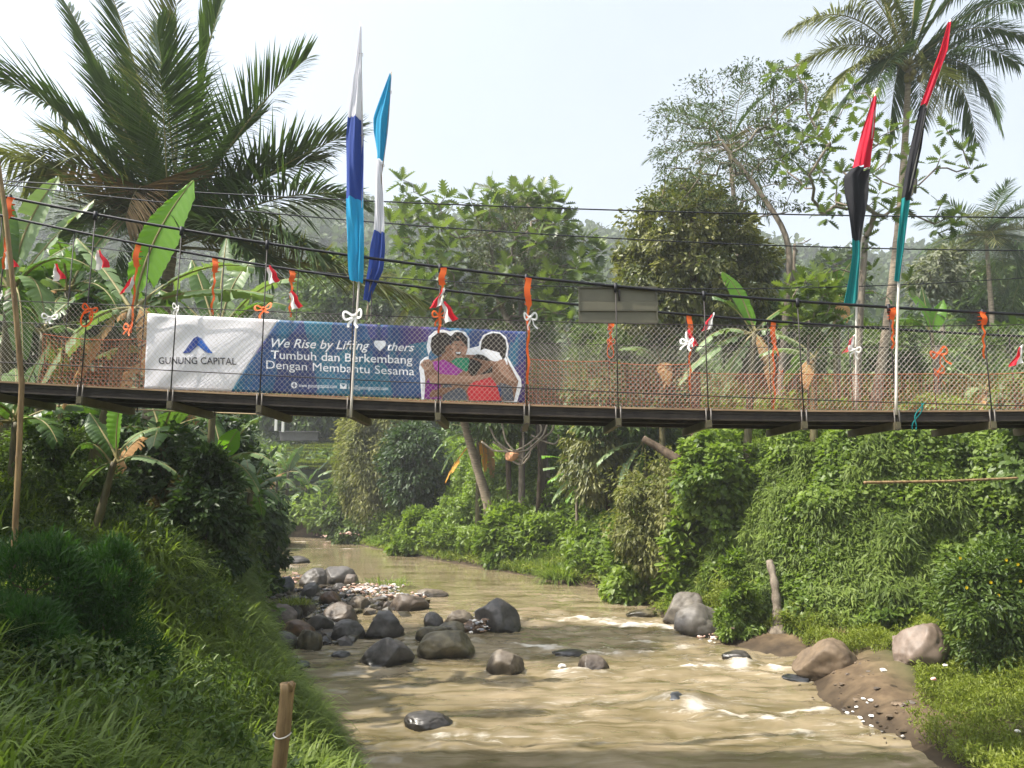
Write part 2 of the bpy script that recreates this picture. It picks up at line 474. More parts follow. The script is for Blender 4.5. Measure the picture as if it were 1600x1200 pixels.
for bd in BOULDERS[:46]:                       # a thin collar of broken water round each rock
    c = G(bd[0], bd[1] - 1)[:2]; r = bd[2] * .5 * mpp(c[1])
    dd = np.abs(np.hypot((wp[:, 0] - c[0]) / r, (wp[:, 1] - c[1] - r * .5) / (r * .8)) - 1.05) * r
    foam = np.maximum(foam, .42 * np.exp(-(dd / .07) ** 2) * (fbm(wp * 2.3, 2, 5) > .48))
calm = sstep(30, 36, wp[:, 1])
n1 = fbm(wp * [1.1, 3.0], 5, 31) - .5; n2 = .5 - np.abs(fbm(wp * [2.2, 5.0], 3, 37) - .5) * 4
amp = (0.05 + .16 * rap) * (1 - calm) + .012 * calm
wz = amp * 1.5 * n1 + .022 * n2 * (1 - .75 * calm) * (1 + 1.2 * rap) + .05 * foam
hump = G(1060, 1100)[:2]
wz = wz + .22 * np.exp(-(((wp[:, 0] - hump[0]) / .8) ** 2 + ((wp[:, 1] - hump[1]) / .5) ** 2))
mb = MB(); mb.grid(np.stack([WX, WY, wz.reshape(WX.shape)], -1), foam)


def water_mat():
    m = bpy.data.materials.new('river_water'); m.use_nodes = True
    n = m.node_tree; b = n.nodes['Principled BSDF']; L = n.links.new
    tc = n.nodes.new('ShaderNodeTexCoord'); mp = n.nodes.new('ShaderNodeMapping'); mp.inputs[3].default_value = (.55, 1.7, 1)
    mp.inputs[2].default_value = (0, 0, -.12)
    L(tc.outputs['Object'], mp.inputs[0])
    t = n.nodes.new('ShaderNodeTexNoise'); t.inputs['Scale'].default_value = .8; t.inputs['Detail'].default_value = 7; t.inputs['Distortion'].default_value = 1.2
    L(mp.outputs[0], t.inputs[0])
    r = n.nodes.new('ShaderNodeValToRGB'); e = r.color_ramp.elements
    e[0].position = .36; e[0].color = (.108, .086, .040, 1); e[1].position = .64; e[1].color = (.255, .203, .128, 1)
    L(t.outputs[0], r.inputs[0])
    a = n.nodes.new('ShaderNodeAttribute'); a.attribute_name = 'var'
    f = n.nodes.new('ShaderNodeTexNoise'); f.inputs['Scale'].default_value = 3.2; f.inputs['Detail'].default_value = 10; f.inputs['Roughness'].default_value = .78; f.inputs['Distortion'].default_value = 1.6
    L(mp.outputs[0], f.inputs[0])
    ml = n.nodes.new('ShaderNodeMath'); ml.operation = 'MULTIPLY_ADD'; ml.inputs[1].default_value = .85; L(a.outputs['Fac'], ml.inputs[0]); L(f.outputs[0], ml.inputs[2])
    s = n.nodes.new('ShaderNodeMapRange'); s.interpolation_type = 'SMOOTHSTEP'; s.inputs[1].default_value = .68; s.inputs[2].default_value = 1.38
    L(ml.outputs[0], s.inputs[0])
    # long thin threads of froth drawn out along the current, only where the water is broken
    m2 = n.nodes.new('ShaderNodeMapping'); m2.inputs[3].default_value = (.28, 2.3, 1); m2.inputs[2].default_value = (0, 0, -.1); L(tc.outputs['Object'], m2.inputs[0])
    th = n.nodes.new('ShaderNodeTexNoise'); th.inputs['Scale'].default_value = 2.4; th.inputs['Detail'].default_value = 9; th.inputs['Roughness'].default_value = .72; th.inputs['Distortion'].default_value = 2.2; L(m2.outputs[0], th.inputs[0])
    tm_ = n.nodes.new('ShaderNodeMapRange'); tm_.interpolation_type = 'SMOOTHSTEP'; tm_.inputs[1].default_value = .52; tm_.inputs[2].default_value = .74; L(th.outputs[0], tm_.inputs[0])
    a2 = n.nodes.new('ShaderNodeAttribute'); a2.attribute_name = 'rap'
    tx = n.nodes.new('ShaderNodeMath'); tx.operation = 'MULTIPLY'; L(tm_.outputs[0], tx.inputs[0]); L(a2.outputs['Fac'], tx.inputs[1])
    t3 = n.nodes.new('ShaderNodeMath'); t3.operation = 'MULTIPLY'; t3.inputs[1].default_value = .62; L(tx.outputs[0], t3.inputs[0])
    sm_ = n.nodes.new('ShaderNodeMath'); sm_.operation = 'MAXIMUM'; L(s.outputs[0], sm_.inputs[0]); L(t3.outputs[0], sm_.inputs[1]); s = sm_
    mx = n.nodes.new('ShaderNodeMix'); mx.data_type = 'RGBA'; mx.inputs[7].default_value = (.58, .54, .47, 1)
    L(r.outputs[0], mx.inputs[6]); L(s.outputs[0], mx.inputs[0]); L(mx.outputs[2], b.inputs['Base Color'])
    ro = n.nodes.new('ShaderNodeMapRange'); ro.inputs[3].default_value = .12; ro.inputs[4].default_value = .7; L(s.outputs[0], ro.inputs[0]); L(ro.outputs[0], b.inputs['Roughness'])
    b.inputs['IOR'].default_value = 1.33; b.inputs['Specular IOR Level'].default_value = .5
    g = n.nodes.new('ShaderNodeTexNoise'); g.inputs['Scale'].default_value = 6; g.inputs['Detail'].default_value = 9; g.inputs['Roughness'].default_value = .62; g.inputs['Distortion'].default_value = .6; L(mp.outputs[0], g.inputs[0])
    bp = n.nodes.new('ShaderNodeBump'); bp.inputs[0].default_value = .8; bp.inputs[1].default_value = .06
    L(g.outputs[0], bp.inputs[2]); L(bp.outputs[0], b.inputs['Normal'])
    return m


river = tag(mb.build('river', water_mat()), kind='structure')
ra = river.data.attributes.new('rap', 'FLOAT', 'POINT'); ra.data.foreach_set('value', (.30 * (1 - calm) + .9 * np.clip(rap, 0, 1) * (1 - .3 * calm)).astype(np.float32))

# ---------------------------------------------------------------- boulders
def rockmat(n, c1, c2, rough=.55):
    m = mat('rock_' + n, c1, rough, .4, col2=c2, nscale=3.2, bump=.9, bscale=7)
    t = m.node_tree; b = t.nodes['Principled BSDF']; L = t.links.new
    g = t.nodes.new('ShaderNodeNewGeometry'); s = t.nodes.new('ShaderNodeSeparateXYZ'); L(g.outputs['Position'], s.inputs[0])
    nz = t.nodes.new('ShaderNodeTexNoise'); nz.inputs['Scale'].default_value = 4; nz.inputs['Detail'].default_value = 6; L(g.outputs['Position'], nz.inputs[0])
    ad = t.nodes.new('ShaderNodeMath'); ad.operation = 'MULTIPLY_ADD'; ad.inputs[1].default_value = -.30; L(nz.outputs[0], ad.inputs[0]); L(s.outputs[2], ad.inputs[2])
    wet = t.nodes.new('ShaderNodeMapRange'); wet.inputs[1].default_value = -.06; wet.inputs[2].default_value = .10; wet.inputs[3].default_value = .38; wet.inputs[4].default_value = 1; L(ad.outputs[0], wet.inputs[0])
    sc_ = t.nodes.new('ShaderNodeVectorMath'); sc_.operation = 'SCALE'; L(b.inputs['Base Color'].links[0].from_socket, sc_.inputs[0]); L(wet.outputs[0], sc_.inputs['Scale']); L(sc_.outputs[0], b.inputs['Base Color'])
    rr = t.nodes.new('ShaderNodeMapRange'); rr.inputs[1].default_value = .38; rr.inputs[2].default_value = 1; rr.inputs[3].default_value = .30; rr.inputs[4].default_value = rough; L(wet.outputs[0], rr.inputs[0]); L(rr.outputs[0], b.inputs['Roughness'])
    vo = t.nodes.new('ShaderNodeTexVoronoi'); vo.feature = 'DISTANCE_TO_EDGE'; vo.inputs['Scale'].default_value = 2.6     # cracks
    di = t.nodes.new('ShaderNodeTexNoise'); di.inputs['Scale'].default_value = 3; di.inputs['Detail'].default_value = 4; L(g.outputs['Position'], di.inputs[0])
    mxv = t.nodes.new('ShaderNodeMix'); mxv.data_type = 'VECTOR'; mxv.inputs[0].default_value = .35; L(g.outputs['Position'], mxv.inputs[4]); L(di.outputs[1], mxv.inputs[5]); L(mxv.outputs[1], vo.inputs[0])
    cr = t.nodes.new('ShaderNodeMapRange'); cr.inputs[1].default_value = 0; cr.inputs[2].default_value = .035; L(vo.outputs[0], cr.inputs[0])
    b2 = t.nodes.new('ShaderNodeBump'); b2.inputs[0].default_value = .6; b2.inputs[1].default_value = .03; L(cr.outputs[0], b2.inputs[2]); L(b.inputs['Normal'].links[0].from_socket, b2.inputs['Normal']); L(b2.outputs[0], b.inputs['Normal'])
    return m


ROCKM = {'dark': rockmat('charcoal', (.105, .094, .082), (.040, .036, .032), .5), 'blue': rockmat('slate', (.095, .10, .108), (.036, .038, .042), .5),
         'brown': rockmat('brown', (.135, .105, .080), (.055, .042, .032)), 'rust': rockmat('rust', (.16, .09, .048), (.055, .036, .025)),
         'olive': rockmat('olive', (.15, .125, .07), (.055, .047, .03)), 'tan': rockmat('tan', (.20, .165, .12), (.09, .07, .05)),
         'grey': rockmat('grey', (.15, .135, .115), (.085, .075, .063)), 'tall': rockmat('slab', (.15, .13, .10), (.06, .05, .04)),
         'pink': rockmat('pink', (.20, .15, .115), (.11, .082, .062)), 'mud': rockmat('mud', (.17, .122, .076), (.085, .06, .038), .7)}
bm = bmesh.new(); bmesh.ops.create_icosphere(bm, subdivisions=5, radius=1)
bm.verts.ensure_lookup_table()
IV = np.array([v.co[:] for v in bm.verts]); IF = np.array([[v.index for v in f.verts] for f in bm.faces]); bm.free()


def rock_verts(seed, cuts=7):
    r = np.random.default_rng(seed)
    V = IV * (1 + .34 * (fbm(IV * .9 + seed * 3.1, 2, seed) - .5)[:, None])
    for _ in range(cuts):
        d = unit(r.normal(size=3)); lim = r.uniform(.62, .88)
        h = V @ d; V = V - np.maximum(h - lim, 0)[:, None] * d * .88
    V = V * (1 + .16 * (fbm(V * 2.2 + seed, 4, seed + 3) - .5)[:, None] - .10 * np.maximum(0, .06 - np.abs(fbm(V * 1.3 + seed, 3, seed + 8) - .5))[:, None] * 6 + .045 * (fbm(V * 8 + seed, 3, seed + 5) - .5)[:, None])
    return V


for k, (cx, by, wpx, hpx, mk, lab) in enumerate(BOULDERS):
    z0 = 0.0
    if mk in ('pink',): z0 = .55
    if cx in (1372, 1306): z0 = .1
    if cx == 1175: z0 = .55
    c = G(cx, by, z0)
    W = wpx * mpp(c[1]); H = hpx * mpp(c[1]) * 1.02
    V = rock_verts(100 + k, 5 if mk in ('brown', 'olive', 'mud') else 8)
    V = V / (np.abs(V).max(0))
    if cx == 600: V[:, 0] *= 1 - .35 * np.clip(V[:, 2], 0, 1)
    dep = W * (.80 if hpx > 16 else .9)
    V = V * [W / 2, dep / 2, 1]
    V[:, 2] = np.where(V[:, 2] > 0, V[:, 2] * H * .82, V[:, 2] * .35) + H * .18
    if mk == 'tall': V[:, 0] += .35 * V[:, 2]
    a = .25 * (R.random() - .5)
    V[:, 2] += a * V[:, 0] * .6
    mb = MB(); mb.add(V, IF)
    o = mb.build('boulder', ROCKM[mk])
    o.location = (c[0], c[1] + dep * .42, z0 - .02)
    tag(o, lab, 'boulder', 'boulders in the river and along its edge')

# ---------------------------------------------------------------- suspension bridge
M_cable = mat('cable_steel', (.022, .022, .026), .55, .4, .6)
M_iron = mat('painted_iron', (.035, .028, .026), .6, .3)
M_deckside = mat('steel_channel', (.050, .038, .028), .6, .3, .0, col2=(.022, .016, .013), nscale=5)
M_plank = mat('plank_edge', (.36, .25, .15), .8, .2, col2=(.2, .13, .08), nscale=6, stretch=(.3, 3, 3))
M_beam = mat('olive_beam', (.115, .10, .055), .6, .3, col2=(.07, .06, .035), nscale=5)
M_wire = mat('galvanised_wire', (.55, .50, .42), .5, .5, .3)
M_ubolt = mat('grey_iron', (.14, .125, .11), .55, .4, .3)
M_net = mat('rust_orange_net', (.42, .115, .045), .8, .2)
NY, FY = 10.0, 11.25


def curve(pix, y, deg=3):
    p = np.array([P(a, b, y) for a, b in pix]); c = np.polyfit(p[:, 0], p[:, 2], deg)
    lo, hi = p[0, 0], p[-1, 0]

    def f(x):
        x = np.asarray(x, float); xc = np.clip(x, lo, hi)
        dz = np.polyval(np.polyder(c), xc) * (x - xc)
        return np.polyval(c, xc) + dz
    return f


zdeck = curve([(0, 598), (127, 603), (270, 610), (405, 617), (550, 625), (690, 630), (823, 634), (965, 637), (1105, 640), (1250, 642), (1400, 643), (1600, 642)], NY)
zcab = curve([(0, 305), (135, 335), (400, 378), (540, 399), (690, 417), (800, 431), (960, 449), (1200, 468), (1400, 482), (1600, 492)], NY)
zcabf = curve([(0, 334), (220, 382), (400, 411), (580, 436), (800, 463), (900, 474), (1200, 501), (1400, 513), (1600, 524)], FY)
zfen = curve([(0, 470), (270, 480), (400, 485), (550, 493), (800, 502), (960, 506), (1200, 508), (1600, 508)], NY)
zrail = curve([(0, 567), (270, 579), (400, 585), (550, 594), (690, 601), (800, 607), (960, 614), (1200, 621), (1600, 635)], NY)
X0, X1 = -10.6, 11.0
xs = np.linspace(X0, X1, 110)
bridge = empty('suspension_footbridge', (0, NY + .6, zdeck(0) - .1), 'narrow suspension footbridge with chain link sides crossing above the brown river', 'bridge')


def strip(x, f, y):
    return np.stack([x, np.full_like(x, y), f(x)], -1)


def band(mb, x, ya, yb, fa, fb, mi=0):          # closed bar along the deck: top f a, bottom f b
    a, b = fa(x), fb(x)
    V = np.stack([np.stack([x, np.full_like(x, ya), a], -1), np.stack([x, np.full_like(x, yb), a], -1),
                  np.stack([x, np.full_like(x, yb), b], -1), np.stack([x, np.full_like(x, ya), b], -1), np.stack([x, np.full_like(x, ya), a], -1)], 1)
    mb.grid(V, .5, mi)


mb = MB(); band(mb, xs, NY + .0, FY + .05, lambda x: zdeck(x) - .002, lambda x: zdeck(x) - .055)
mb.build('deck', M_deckside, bridge, smooth=False)
for yy in (NY - .035, FY + .052):
    mb = MB(); band(mb, xs, yy, yy + .032, lambda x: zdeck(x) + .014, lambda x: zdeck(x) - .010); mb.build('deck_edge', M_plank, bridge, smooth=False)
for yy in (NY + .01, NY + .58, FY - .03):
    mb = MB(); band(mb, xs, yy, yy + .05, lambda x: zdeck(x) - .058, lambda x: zdeck(x) - .138)
    band(mb, xs, yy - .03, yy - .002, lambda x: zdeck(x) - .118, lambda x: zdeck(x) - .140)
    mb.build('stringer', M_deckside, bridge, smooth=False)
HP = [-155, -14, 127, 268, 407, 548, 685, 823, 965, 1105, 1253, 1397, 1545, 1690, 1830]
HX = [float(P(a, 630, NY)[0]) for a in HP]
for hx in HX:
    z = float(zdeck(hx)) - .143
    mb = MB()
    mb.box((hx, (NY + FY) / 2 + .03, z - .05), (.035, (FY - NY) / 2 + .10, .048))
    mb.box((hx - .03, (NY + FY) / 2 + .03, z - .101), (.012, (FY - NY) / 2 + .09, .006))
    mb.build('cross_beam', M_beam, bridge, smooth=False)
    for s in (-.055, .055):                        # the hanger's U-bolt hooked round the beam end
        mb = MB(); mb.tube([(hx + s * .6, NY - .05, z + .16), (hx + s * .6, NY - .05, z - .11)], .010, 5)
        mb.tube([(hx + s * .6, NY - .05, z - .108), (hx, NY - .05, z - .112)], .010, 5)
        mb.build('u_bolt', M_ubolt, bridge)


def vline(x0, z0, x1, z1, y, r, name, m, y1=None):
    mb = MB(); mb.tube([(x0, y, z0), (x0 * .5 + x1 * .5, y, (z0 + z1) / 2), (x1, y if y1 is None else y1, z1)], r, 6)
    return mb.build(name, m, bridge)


for f, y, r in ((zcab, NY - .03, .021), (zcabf, FY + .06, .021)):
    mb = MB(); mb.tube(strip(np.linspace(X0 - .6, X1 + .6, 90), f, y), r, 7); mb.build('main_cable', M_cable, bridge)
for hx in HX:
    if X0 < hx < X1:
        vline(hx, float(zdeck(hx)) - .2, hx, float(zcab(hx)), NY - .045, .0085, 'hanger', M_iron)
        mb = MB(); mb.tube([(hx, NY - .048, float(zcab(hx)) + .035), (hx, NY - .048, float(zcab(hx)) - .09)], .026, 6); mb.build('cable_clamp', M_cable, bridge)
FHP = [-30, 90, 213, 335, 456, 575, 692, 825, 953, 1078, 1207, 1335, 1465, 1590, 1715]
FHX = [float(P(a, 600, FY)[0]) for a in FHP]
for hx in FHX:
    vline(hx, float(zdeck(hx)) - .2, hx, float(zcabf(hx)), FY + .085, .009, 'hanger', M_iron)
# chain link: two families of slanted wires woven over each other, on the near side and on the far side
def chainlink(y, ztop, zbot, step, r, name):
    mb = MB()
    for s in (1, -1):
        for k, x0 in enumerate(np.arange(X0 - 1.6, X1 + 1.6, step)):
            t = np.linspace(0, 1, 9)
            lo = zbot(np.clip(x0, X0, X1)); hh = 1.42
            x = x0 + s * hh * t * .92
            z = lo + hh * t
            # clip to the fence band
            ok = (z <= ztop(x) + .002) & (z >= zbot(x) - .02) & (x > X0) & (x < X1)
            if ok.sum() < 2: continue
            x = x[ok]; z = z[ok]
            # extend exactly to top
            zt = ztop(x[-1]); e = zt - z[-1]
            x = np.r_[x, x[-1] + s * e * .92]; z = np.r_[z, zt]
            yy = y + s * r * .9
            mb.tube(np.stack([x, np.full_like(x, yy), z], -1), r, 3, cap=False)
    return mb.build(name, M_wire, bridge)


chainlink(NY - .012, zfen, lambda x: zdeck(x) + .01, .070, .0018, 'chain_link_fence')
zfenf = lambda x: zdeck(x) + (zfen(x) - zdeck(x)) * .97
chainlink(FY + .062, zfenf, lambda x: zdeck(x) + .01, .080, .0012, 'chain_link_fence')
for f, y, r in ((zfen, NY - .012, .007), (zrail, NY - .035, .0075), (zfenf, FY + .06, .007), (lambda x: zrail(x), FY + .08, .006)):
    mb = MB(); mb.tube(strip(xs, f, y), r, 5); mb.build('guard_wire', M_iron, bridge)
# faded orange safety net along the far side
def net(xa, xb, fh, name):
    mb = MB(); y = FY - .02; s = .056; r = .0029
    n = int((xb - xa) / s)
    for x0 in np.linspace(xa, xb, n):
        z0 = float(zdeck(x0)) + .02; z1 = z0 + fh(x0)
        t = np.linspace(0, 1, 4)
        mb.tube(np.stack([x0 + .012 * np.sin(7 * t + x0 * 3), y + .02 * np.sin(3 * t + x0), z0 + (z1 - z0) * t], -1), r, 3, cap=False)
    xx = np.linspace(xa, xb, max(8, int((xb - xa) / .12)))
    for q in np.arange(0, 1.001, .058):
        z = zdeck(xx) + .02 + q * np.array([fh(v) for v in xx])
        mb.tube(np.stack([xx, y + .02 * np.sin(3 * q + xx), z], -1), r if q < .98 else .008, 3, cap=False)
    return mb.build(name, M_net, bridge)


px2x = lambda px: float(P(px, 590, FY)[0])
sagn = lambda a, b, h, s: (lambda x: h - s * 4 * ((x - a) / (b - a)) * (1 - (x - a) / (b - a)))
for a, b, h, s in ((62, 213, .92, .05), (213, 335, .9, .04), (335, 575, .9, .05), (575, 826, .9, .06), (826, 953, .86, .02), (953, 1078, .84, .03), (1078, 1207, .70, .01), (1207, 1335, .70, .0), (1335, 1470, .70, .0), (1470, 1600, .70, .02), (1600, 1800, .7, .02)):
    net(px2x(a), px2x(b), sagn(px2x(a), px2x(b), h, s), 'safety_net')
# towers at both ends, outside the picture
for tx, ob in ((X0 - .7, 5.6), (X1 + .7, 5.4)):
    for yy in (NY - .03, FY + .06):
        zt = float(zcab(tx)) + .15
        mb = MB(); mb.box((tx, yy, (zt + ob - 1.5) / 2), (.12, .12, (zt - ob + 1.5) / 2)); mb.build('tower_post', M_deckside, bridge, smooth=False)

# ---------------------------------------------------------------- thin wires strung across the valley
def wire(pix, y, r, label, m=M_cable, y1=None):
    y1 = y if y1 is None else y1
    p = []
    n = len(pix)
    xs_ = np.array([a for a, _ in pix], float); f = np.polyfit(xs_, [b for _, b in pix], 2)
    for a in np.linspace(-160, 1760, 40):
        yy = y + (y1 - y) * (a + 160) / 1920
        p.append(P(a, np.polyval(f, a), yy))
    mb = MB(); mb.tube(p, r, 5)
    return tag(mb.build('overhead_wire', m), label, 'wire', 'wires strung across the valley')


wire([(0, 282), (400, 305), (533, 313), (800, 323), (1200, 334), (1600, 340)], 13.2, .014, 'upper thin black wire crossing the sky above the footbridge')
wire([(0, 290), (260, 313), (510, 340), (800, 364), (1200, 386), (1600, 390)], 13.2, .013, 'lower thin black wire crossing the trees between the upper wire and the bridge cables')
wire([(0, 367), (270, 400), (420, 416), (690, 440), (1000, 452), (1350, 448), (1600, 433)], 15.0, .011, 'faint thin wire running behind the bridge cables')
wire([(-100, 622), (50, 633), (267, 642), (540, 650), (800, 654), (1000, 656), (1250, 654), (1600, 640)], 13.0, .012, 'tan wire strung just under the bridge deck', mat('tan_wire', (.36, .27, .15), .7))
# ---------------------------------------------------------------- banner
BY = NY + .045
TL, TR, BR_, BL = P(231, 490, BY), P(823, 518, BY), P(820, 629, BY), P(225, 607, BY)


def bpos(u, v, lift=0.0):
    u = np.asarray(u, float); v = np.asarray(v, float)
    p = (TL * ((1 - u) * (1 - v))[..., None] + TR * (u * (1 - v))[..., None] + BR_ * (u * v)[..., None] + BL * ((1 - u) * v)[..., None])
    d = u * 5.2 + v * 1.0
    wr = .020 * np.sin(d * 9 + 4 * v + 1.2 * np.sin(u * 20)) * np.exp(-((u - .10) / .14) ** 2) * (.3 + np.abs(v - .5)) + .006 * np.sin(u * 31 + v * 5) + .014 * np.sin(v * 3.14) * np.sin(u * 9)
    p[..., 1] -= wr + lift
    return p


def pix_uv(px, py):                           # photo pixel -> banner u, v
    px = np.asarray(px, float); py = np.asarray(py, float)
    v = np.full_like(px, .5)
    for _ in range(4):
        l = 231 - 6 * v; r = 823 - 3 * v; u = (px - l) / (r - l)
        t = 490 + 28 * u; b = 607 + 22 * u; v = (py - t) / (b - t)
    return u, v


banner = empty('banner', (TL + BL) / 2, 'long printed banner with white logo end and blue slogan part tied along the bridge fence', 'banner')
M_bw = mat('banner_white', (.80, .78, .82), .45, .3, bump=.6, bscale=4, stretch=(1, 1, 2.5))
M_ink = mat('banner_ink', (.03, .03, .05), .5)
M_btxt = mat('banner_lettering', (.86, .86, .90), .5)


def print_mat():
    m = bpy.data.materials.new('banner_blue_print'); m.use_nodes = True
    n = m.node_tree; b = n.nodes['Principled BSDF']; L = n.links.new
    tc = n.nodes.new('ShaderNodeTexCoord'); mp = n.nodes.new('ShaderNodeMapping'); mp.inputs[2].default_value = (0, -.5, 0); mp.inputs[3].default_value = (1.5, 1, .7)
    L(tc.outputs['Object'], mp.inputs[0])
    t = n.nodes.new('ShaderNodeTexVoronoi'); t.inputs['Scale'].default_value = 1.5; t.feature = 'F1'
    d = n.nodes.new('ShaderNodeTexNoise'); d.inputs['Scale'].default_value = 1.2; d.inputs['Detail'].default_value = 3
    L(mp.outputs[0], d.inputs[0]); L(mp.outputs[0], t.inputs[0])
    sp_ = n.nodes.new('ShaderNodeSeparateColor'); L(t.outputs['Color'], sp_.inputs[0])
    ad = n.nodes.new('ShaderNodeMath'); ad.operation = 'MULTIPLY_ADD'; ad.inputs[1].default_value = .45; L(sp_.outputs[0], ad.inputs[0])
    ml = n.nodes.new('ShaderNodeMath'); ml.operation = 'MULTIPLY'; ml.inputs[1].default_value = .55; L(d.outputs[0], ml.inputs[0]); L(ml.outputs[0], ad.inputs[2])
    r = n.nodes.new('ShaderNodeValToRGB'); e = r.color_ramp.elements
    e[0].position = .2; e[0].color = (.010, .024, .120, 1); e[1].position = .80; e[1].color = (.060, .018, .13, 1)
    for p_, c in ((.36, (.014, .034, .150, 1)), (.46, (.010, .065, .19, 1)), (.56, (.006, .135, .22, 1)), (.62, (.014, .036, .16, 1)), (.70, (.042, .022, .16, 1))):
        x = e.new(p_); x.color = c
    L(ad.outputs[0], r.inputs[0]); L(r.outputs[0], b.inputs['Base Color']); b.inputs['Roughness'].default_value = .4
    return m


M_bb = print_mat()
us = np.linspace(0, 1, 181); vs_ = np.linspace(0, 1, 25)
mb = MB()
split = lambda v: .345 + (.228 - .345) * v
for (lo, hi, mi) in ((0, 1, 0), (1, 2, 1)):
    V = []
    for v in vs_:
        s = split(v); a, b = (0, s) if mi == 0 else (s, 1)
        u = np.linspace(a, b, 60 if mi == 0 else 140)
        V.append(bpos(u, np.full_like(u, v)))
    mb.grid(np.array(V), .5, mi)
cloth = mb.build('cloth', [M_bw, M_bb], banner)
sm = cloth.modifiers.new('thickness', 'SOLIDIFY'); sm.thickness = .002; sm.offset = 1


def letters(body, x0, y0, x1, y1, cap, m, bold=0.0, shear=0.0):
    """text from photo pixel (x0,y0) to (x1,y1) along its baseline, cap height in px"""
    def tmesh(txt):
        cu = bpy.data.curves.new('t', 'FONT'); cu.body = txt; cu.offset = bold if bold > .003 else 0; cu.shear = shear; cu.resolution_u = 3
        ob = bpy.data.objects.new('t', cu); C.objects.link(ob)
        dg = bpy.context.evaluated_depsgraph_get(); dg.update()
        me = bpy.data.meshes.new_from_object(ob.evaluated_get(dg)); bpy.data.objects.remove(ob); bpy.data.curves.remove(cu)
        V = np.zeros(len(me.vertices) * 3); me.vertices.foreach_get('co', V)
        return me, V.reshape(-1, 3)
    full, VF = tmesh(body); lo, hi = VF[:, 0].min(), VF[:, 0].max(); words = body.split(' ')
    for k in range(len(words)):                    # each word is a piece of its own
        if len(words) == 1:
            me, V = full, VF
        else:
            _, vp = tmesh(' '.join(words[:k + 1])); me, V = tmesh(words[k]); V = V.copy(); V[:, 0] += vp[:, 0].max() - V[:, 0].max()
        X_ = (V[:, 0] - lo) / (hi - lo)
        px = x0 + X_ * (x1 - x0); py = y0 + X_ * (y1 - y0) - V[:, 1] / .70 * cap
        u, v = pix_uv(px, py)
        W = bpos(u, v, .010) - np.array(banner.location)
        me.vertices.foreach_set('co', W.ravel()); me.update()
        me.materials.clear(); me.materials.append(m)
        o = bpy.data.objects.new('lettering', me); C.objects.link(o); o.parent = banner; me.name = 'lettering'


def flat(name, pix, m, lift=.005, parent=None):
    a = np.array(pix, float)
    # densify the outline so that the shape follows the cloth
    q = []
    for i in range(len(a)):
        b = a[(i + 1) % len(a)]; n = max(1, int(np.hypot(*(b - a[i])) / 5))
        for k in range(n): q.append(a[i] + (b - a[i]) * k / n)
    q = np.array(q); u, v = pix_uv(q[:, 0], q[:, 1]); W = bpos(u, v, lift) - np.array(banner.location)
    me = bpy.data.meshes.new(name); bmm = bmesh.new()
    vsq = [bmm.verts.new(w_) for w_ in W]
    f = bmm.faces.new(vsq); bmesh.ops.triangulate(bmm, faces=[f], ngon_method='EAR_CLIP')
    bmm.to_mesh(me); bmm.free(); me.materials.append(m)
    o = bpy.data.objects.new(name, me); C.objects.link(o); o.parent = parent or banner
    return o


letters('We Rise by Lifting', 425, 543, 578, 547, 14, M_btxt, .010, .32)
letters('thers', 606, 548, 648, 549.5, 13, M_btxt, .010, .32)
letters('Tumbuh dan Berkembang', 424, 561, 645, 569, 13, M_btxt, .009)
letters('Dengan Membantu Sesama', 417, 576.5, 648, 587, 13, M_btxt, .002)
letters('www.gunungcapital.com', 467, 605, 527, 607, 6, M_btxt, .0)
letters('info@gunungcapital.com', 545, 608, 607, 610, 6, M_btxt, .0)
letters('GUNUNG CAPITAL', 248, 569, 370, 570.5, 10.5, M_ink, .012)
heart = [(594, 549), (586, 541), (584.5, 536), (587, 532.5), (591, 533), (594, 536.5), (597, 533), (601, 532.5), (604, 536), (602.5, 541)]
flat('heart_mark', heart, M_btxt, .007)
flat('logo_mark', [(286, 553), (303, 529), (309, 526), (315, 529), (334, 553), (325, 552.5), (310, 540.5), (298, 552)], mat('logo_blue', (.02, .12, .50), .5), .006)
flat('logo_mark', [(286, 553), (303, 529), (309, 526), (311, 531), (309, 541), (298, 552)], mat('logo_dark_blue', (.015, .045, .25), .5), .0075)
ring = [(460 + 5 * math.cos(t), 602 + 5 * math.sin(t)) for t in np.linspace(0, 6.28, 17)[:-1]]
flat('globe_mark', ring, M_btxt, .006)
flat('globe_mark', [(460 + 1.3 * math.cos(t), 602 + 4 * math.sin(t)) for t in np.linspace(0, 6.28, 13)[:-1]], M_bb, .0075)
flat('globe_mark', [(456, 601.5), (464, 601.7), (464, 602.7), (456, 602.5)], M_bb, .0075)
flat('envelope_mark', [(532, 599.5), (542, 600), (542, 608), (532, 607.5)], M_btxt, .006)
flat('envelope_mark', [(533, 600.6), (541, 601), (537, 605)], M_bb, .0075)
skin = mat('print_skin', (.23, .115, .07), .5); skin2 = mat('print_skin_light', (.36, .20, .135), .5); hair = mat('print_hair', (.020, .014, .012), .5)
pur = mat('print_purple', (.20, .025, .22), .5); grn = mat('print_green', (.02, .22, .12), .5); red = mat('print_red', (.55, .035, .045), .5)
gry = mat('print_denim', (.085, .095, .12), .5); mag = mat('print_magenta', (.33, .04, .30), .5)
ell = lambda cx, cy_, rx, ry, n=20, rot=0: [(cx + rx * math.cos(t) * math.cos(rot) - ry * math.sin(t) * math.sin(rot), cy_ + rx * math.cos(t) * math.sin(rot) + ry * math.sin(t) * math.cos(rot)) for t in np.linspace(0, 2 * math.pi, n + 1)[:-1]]
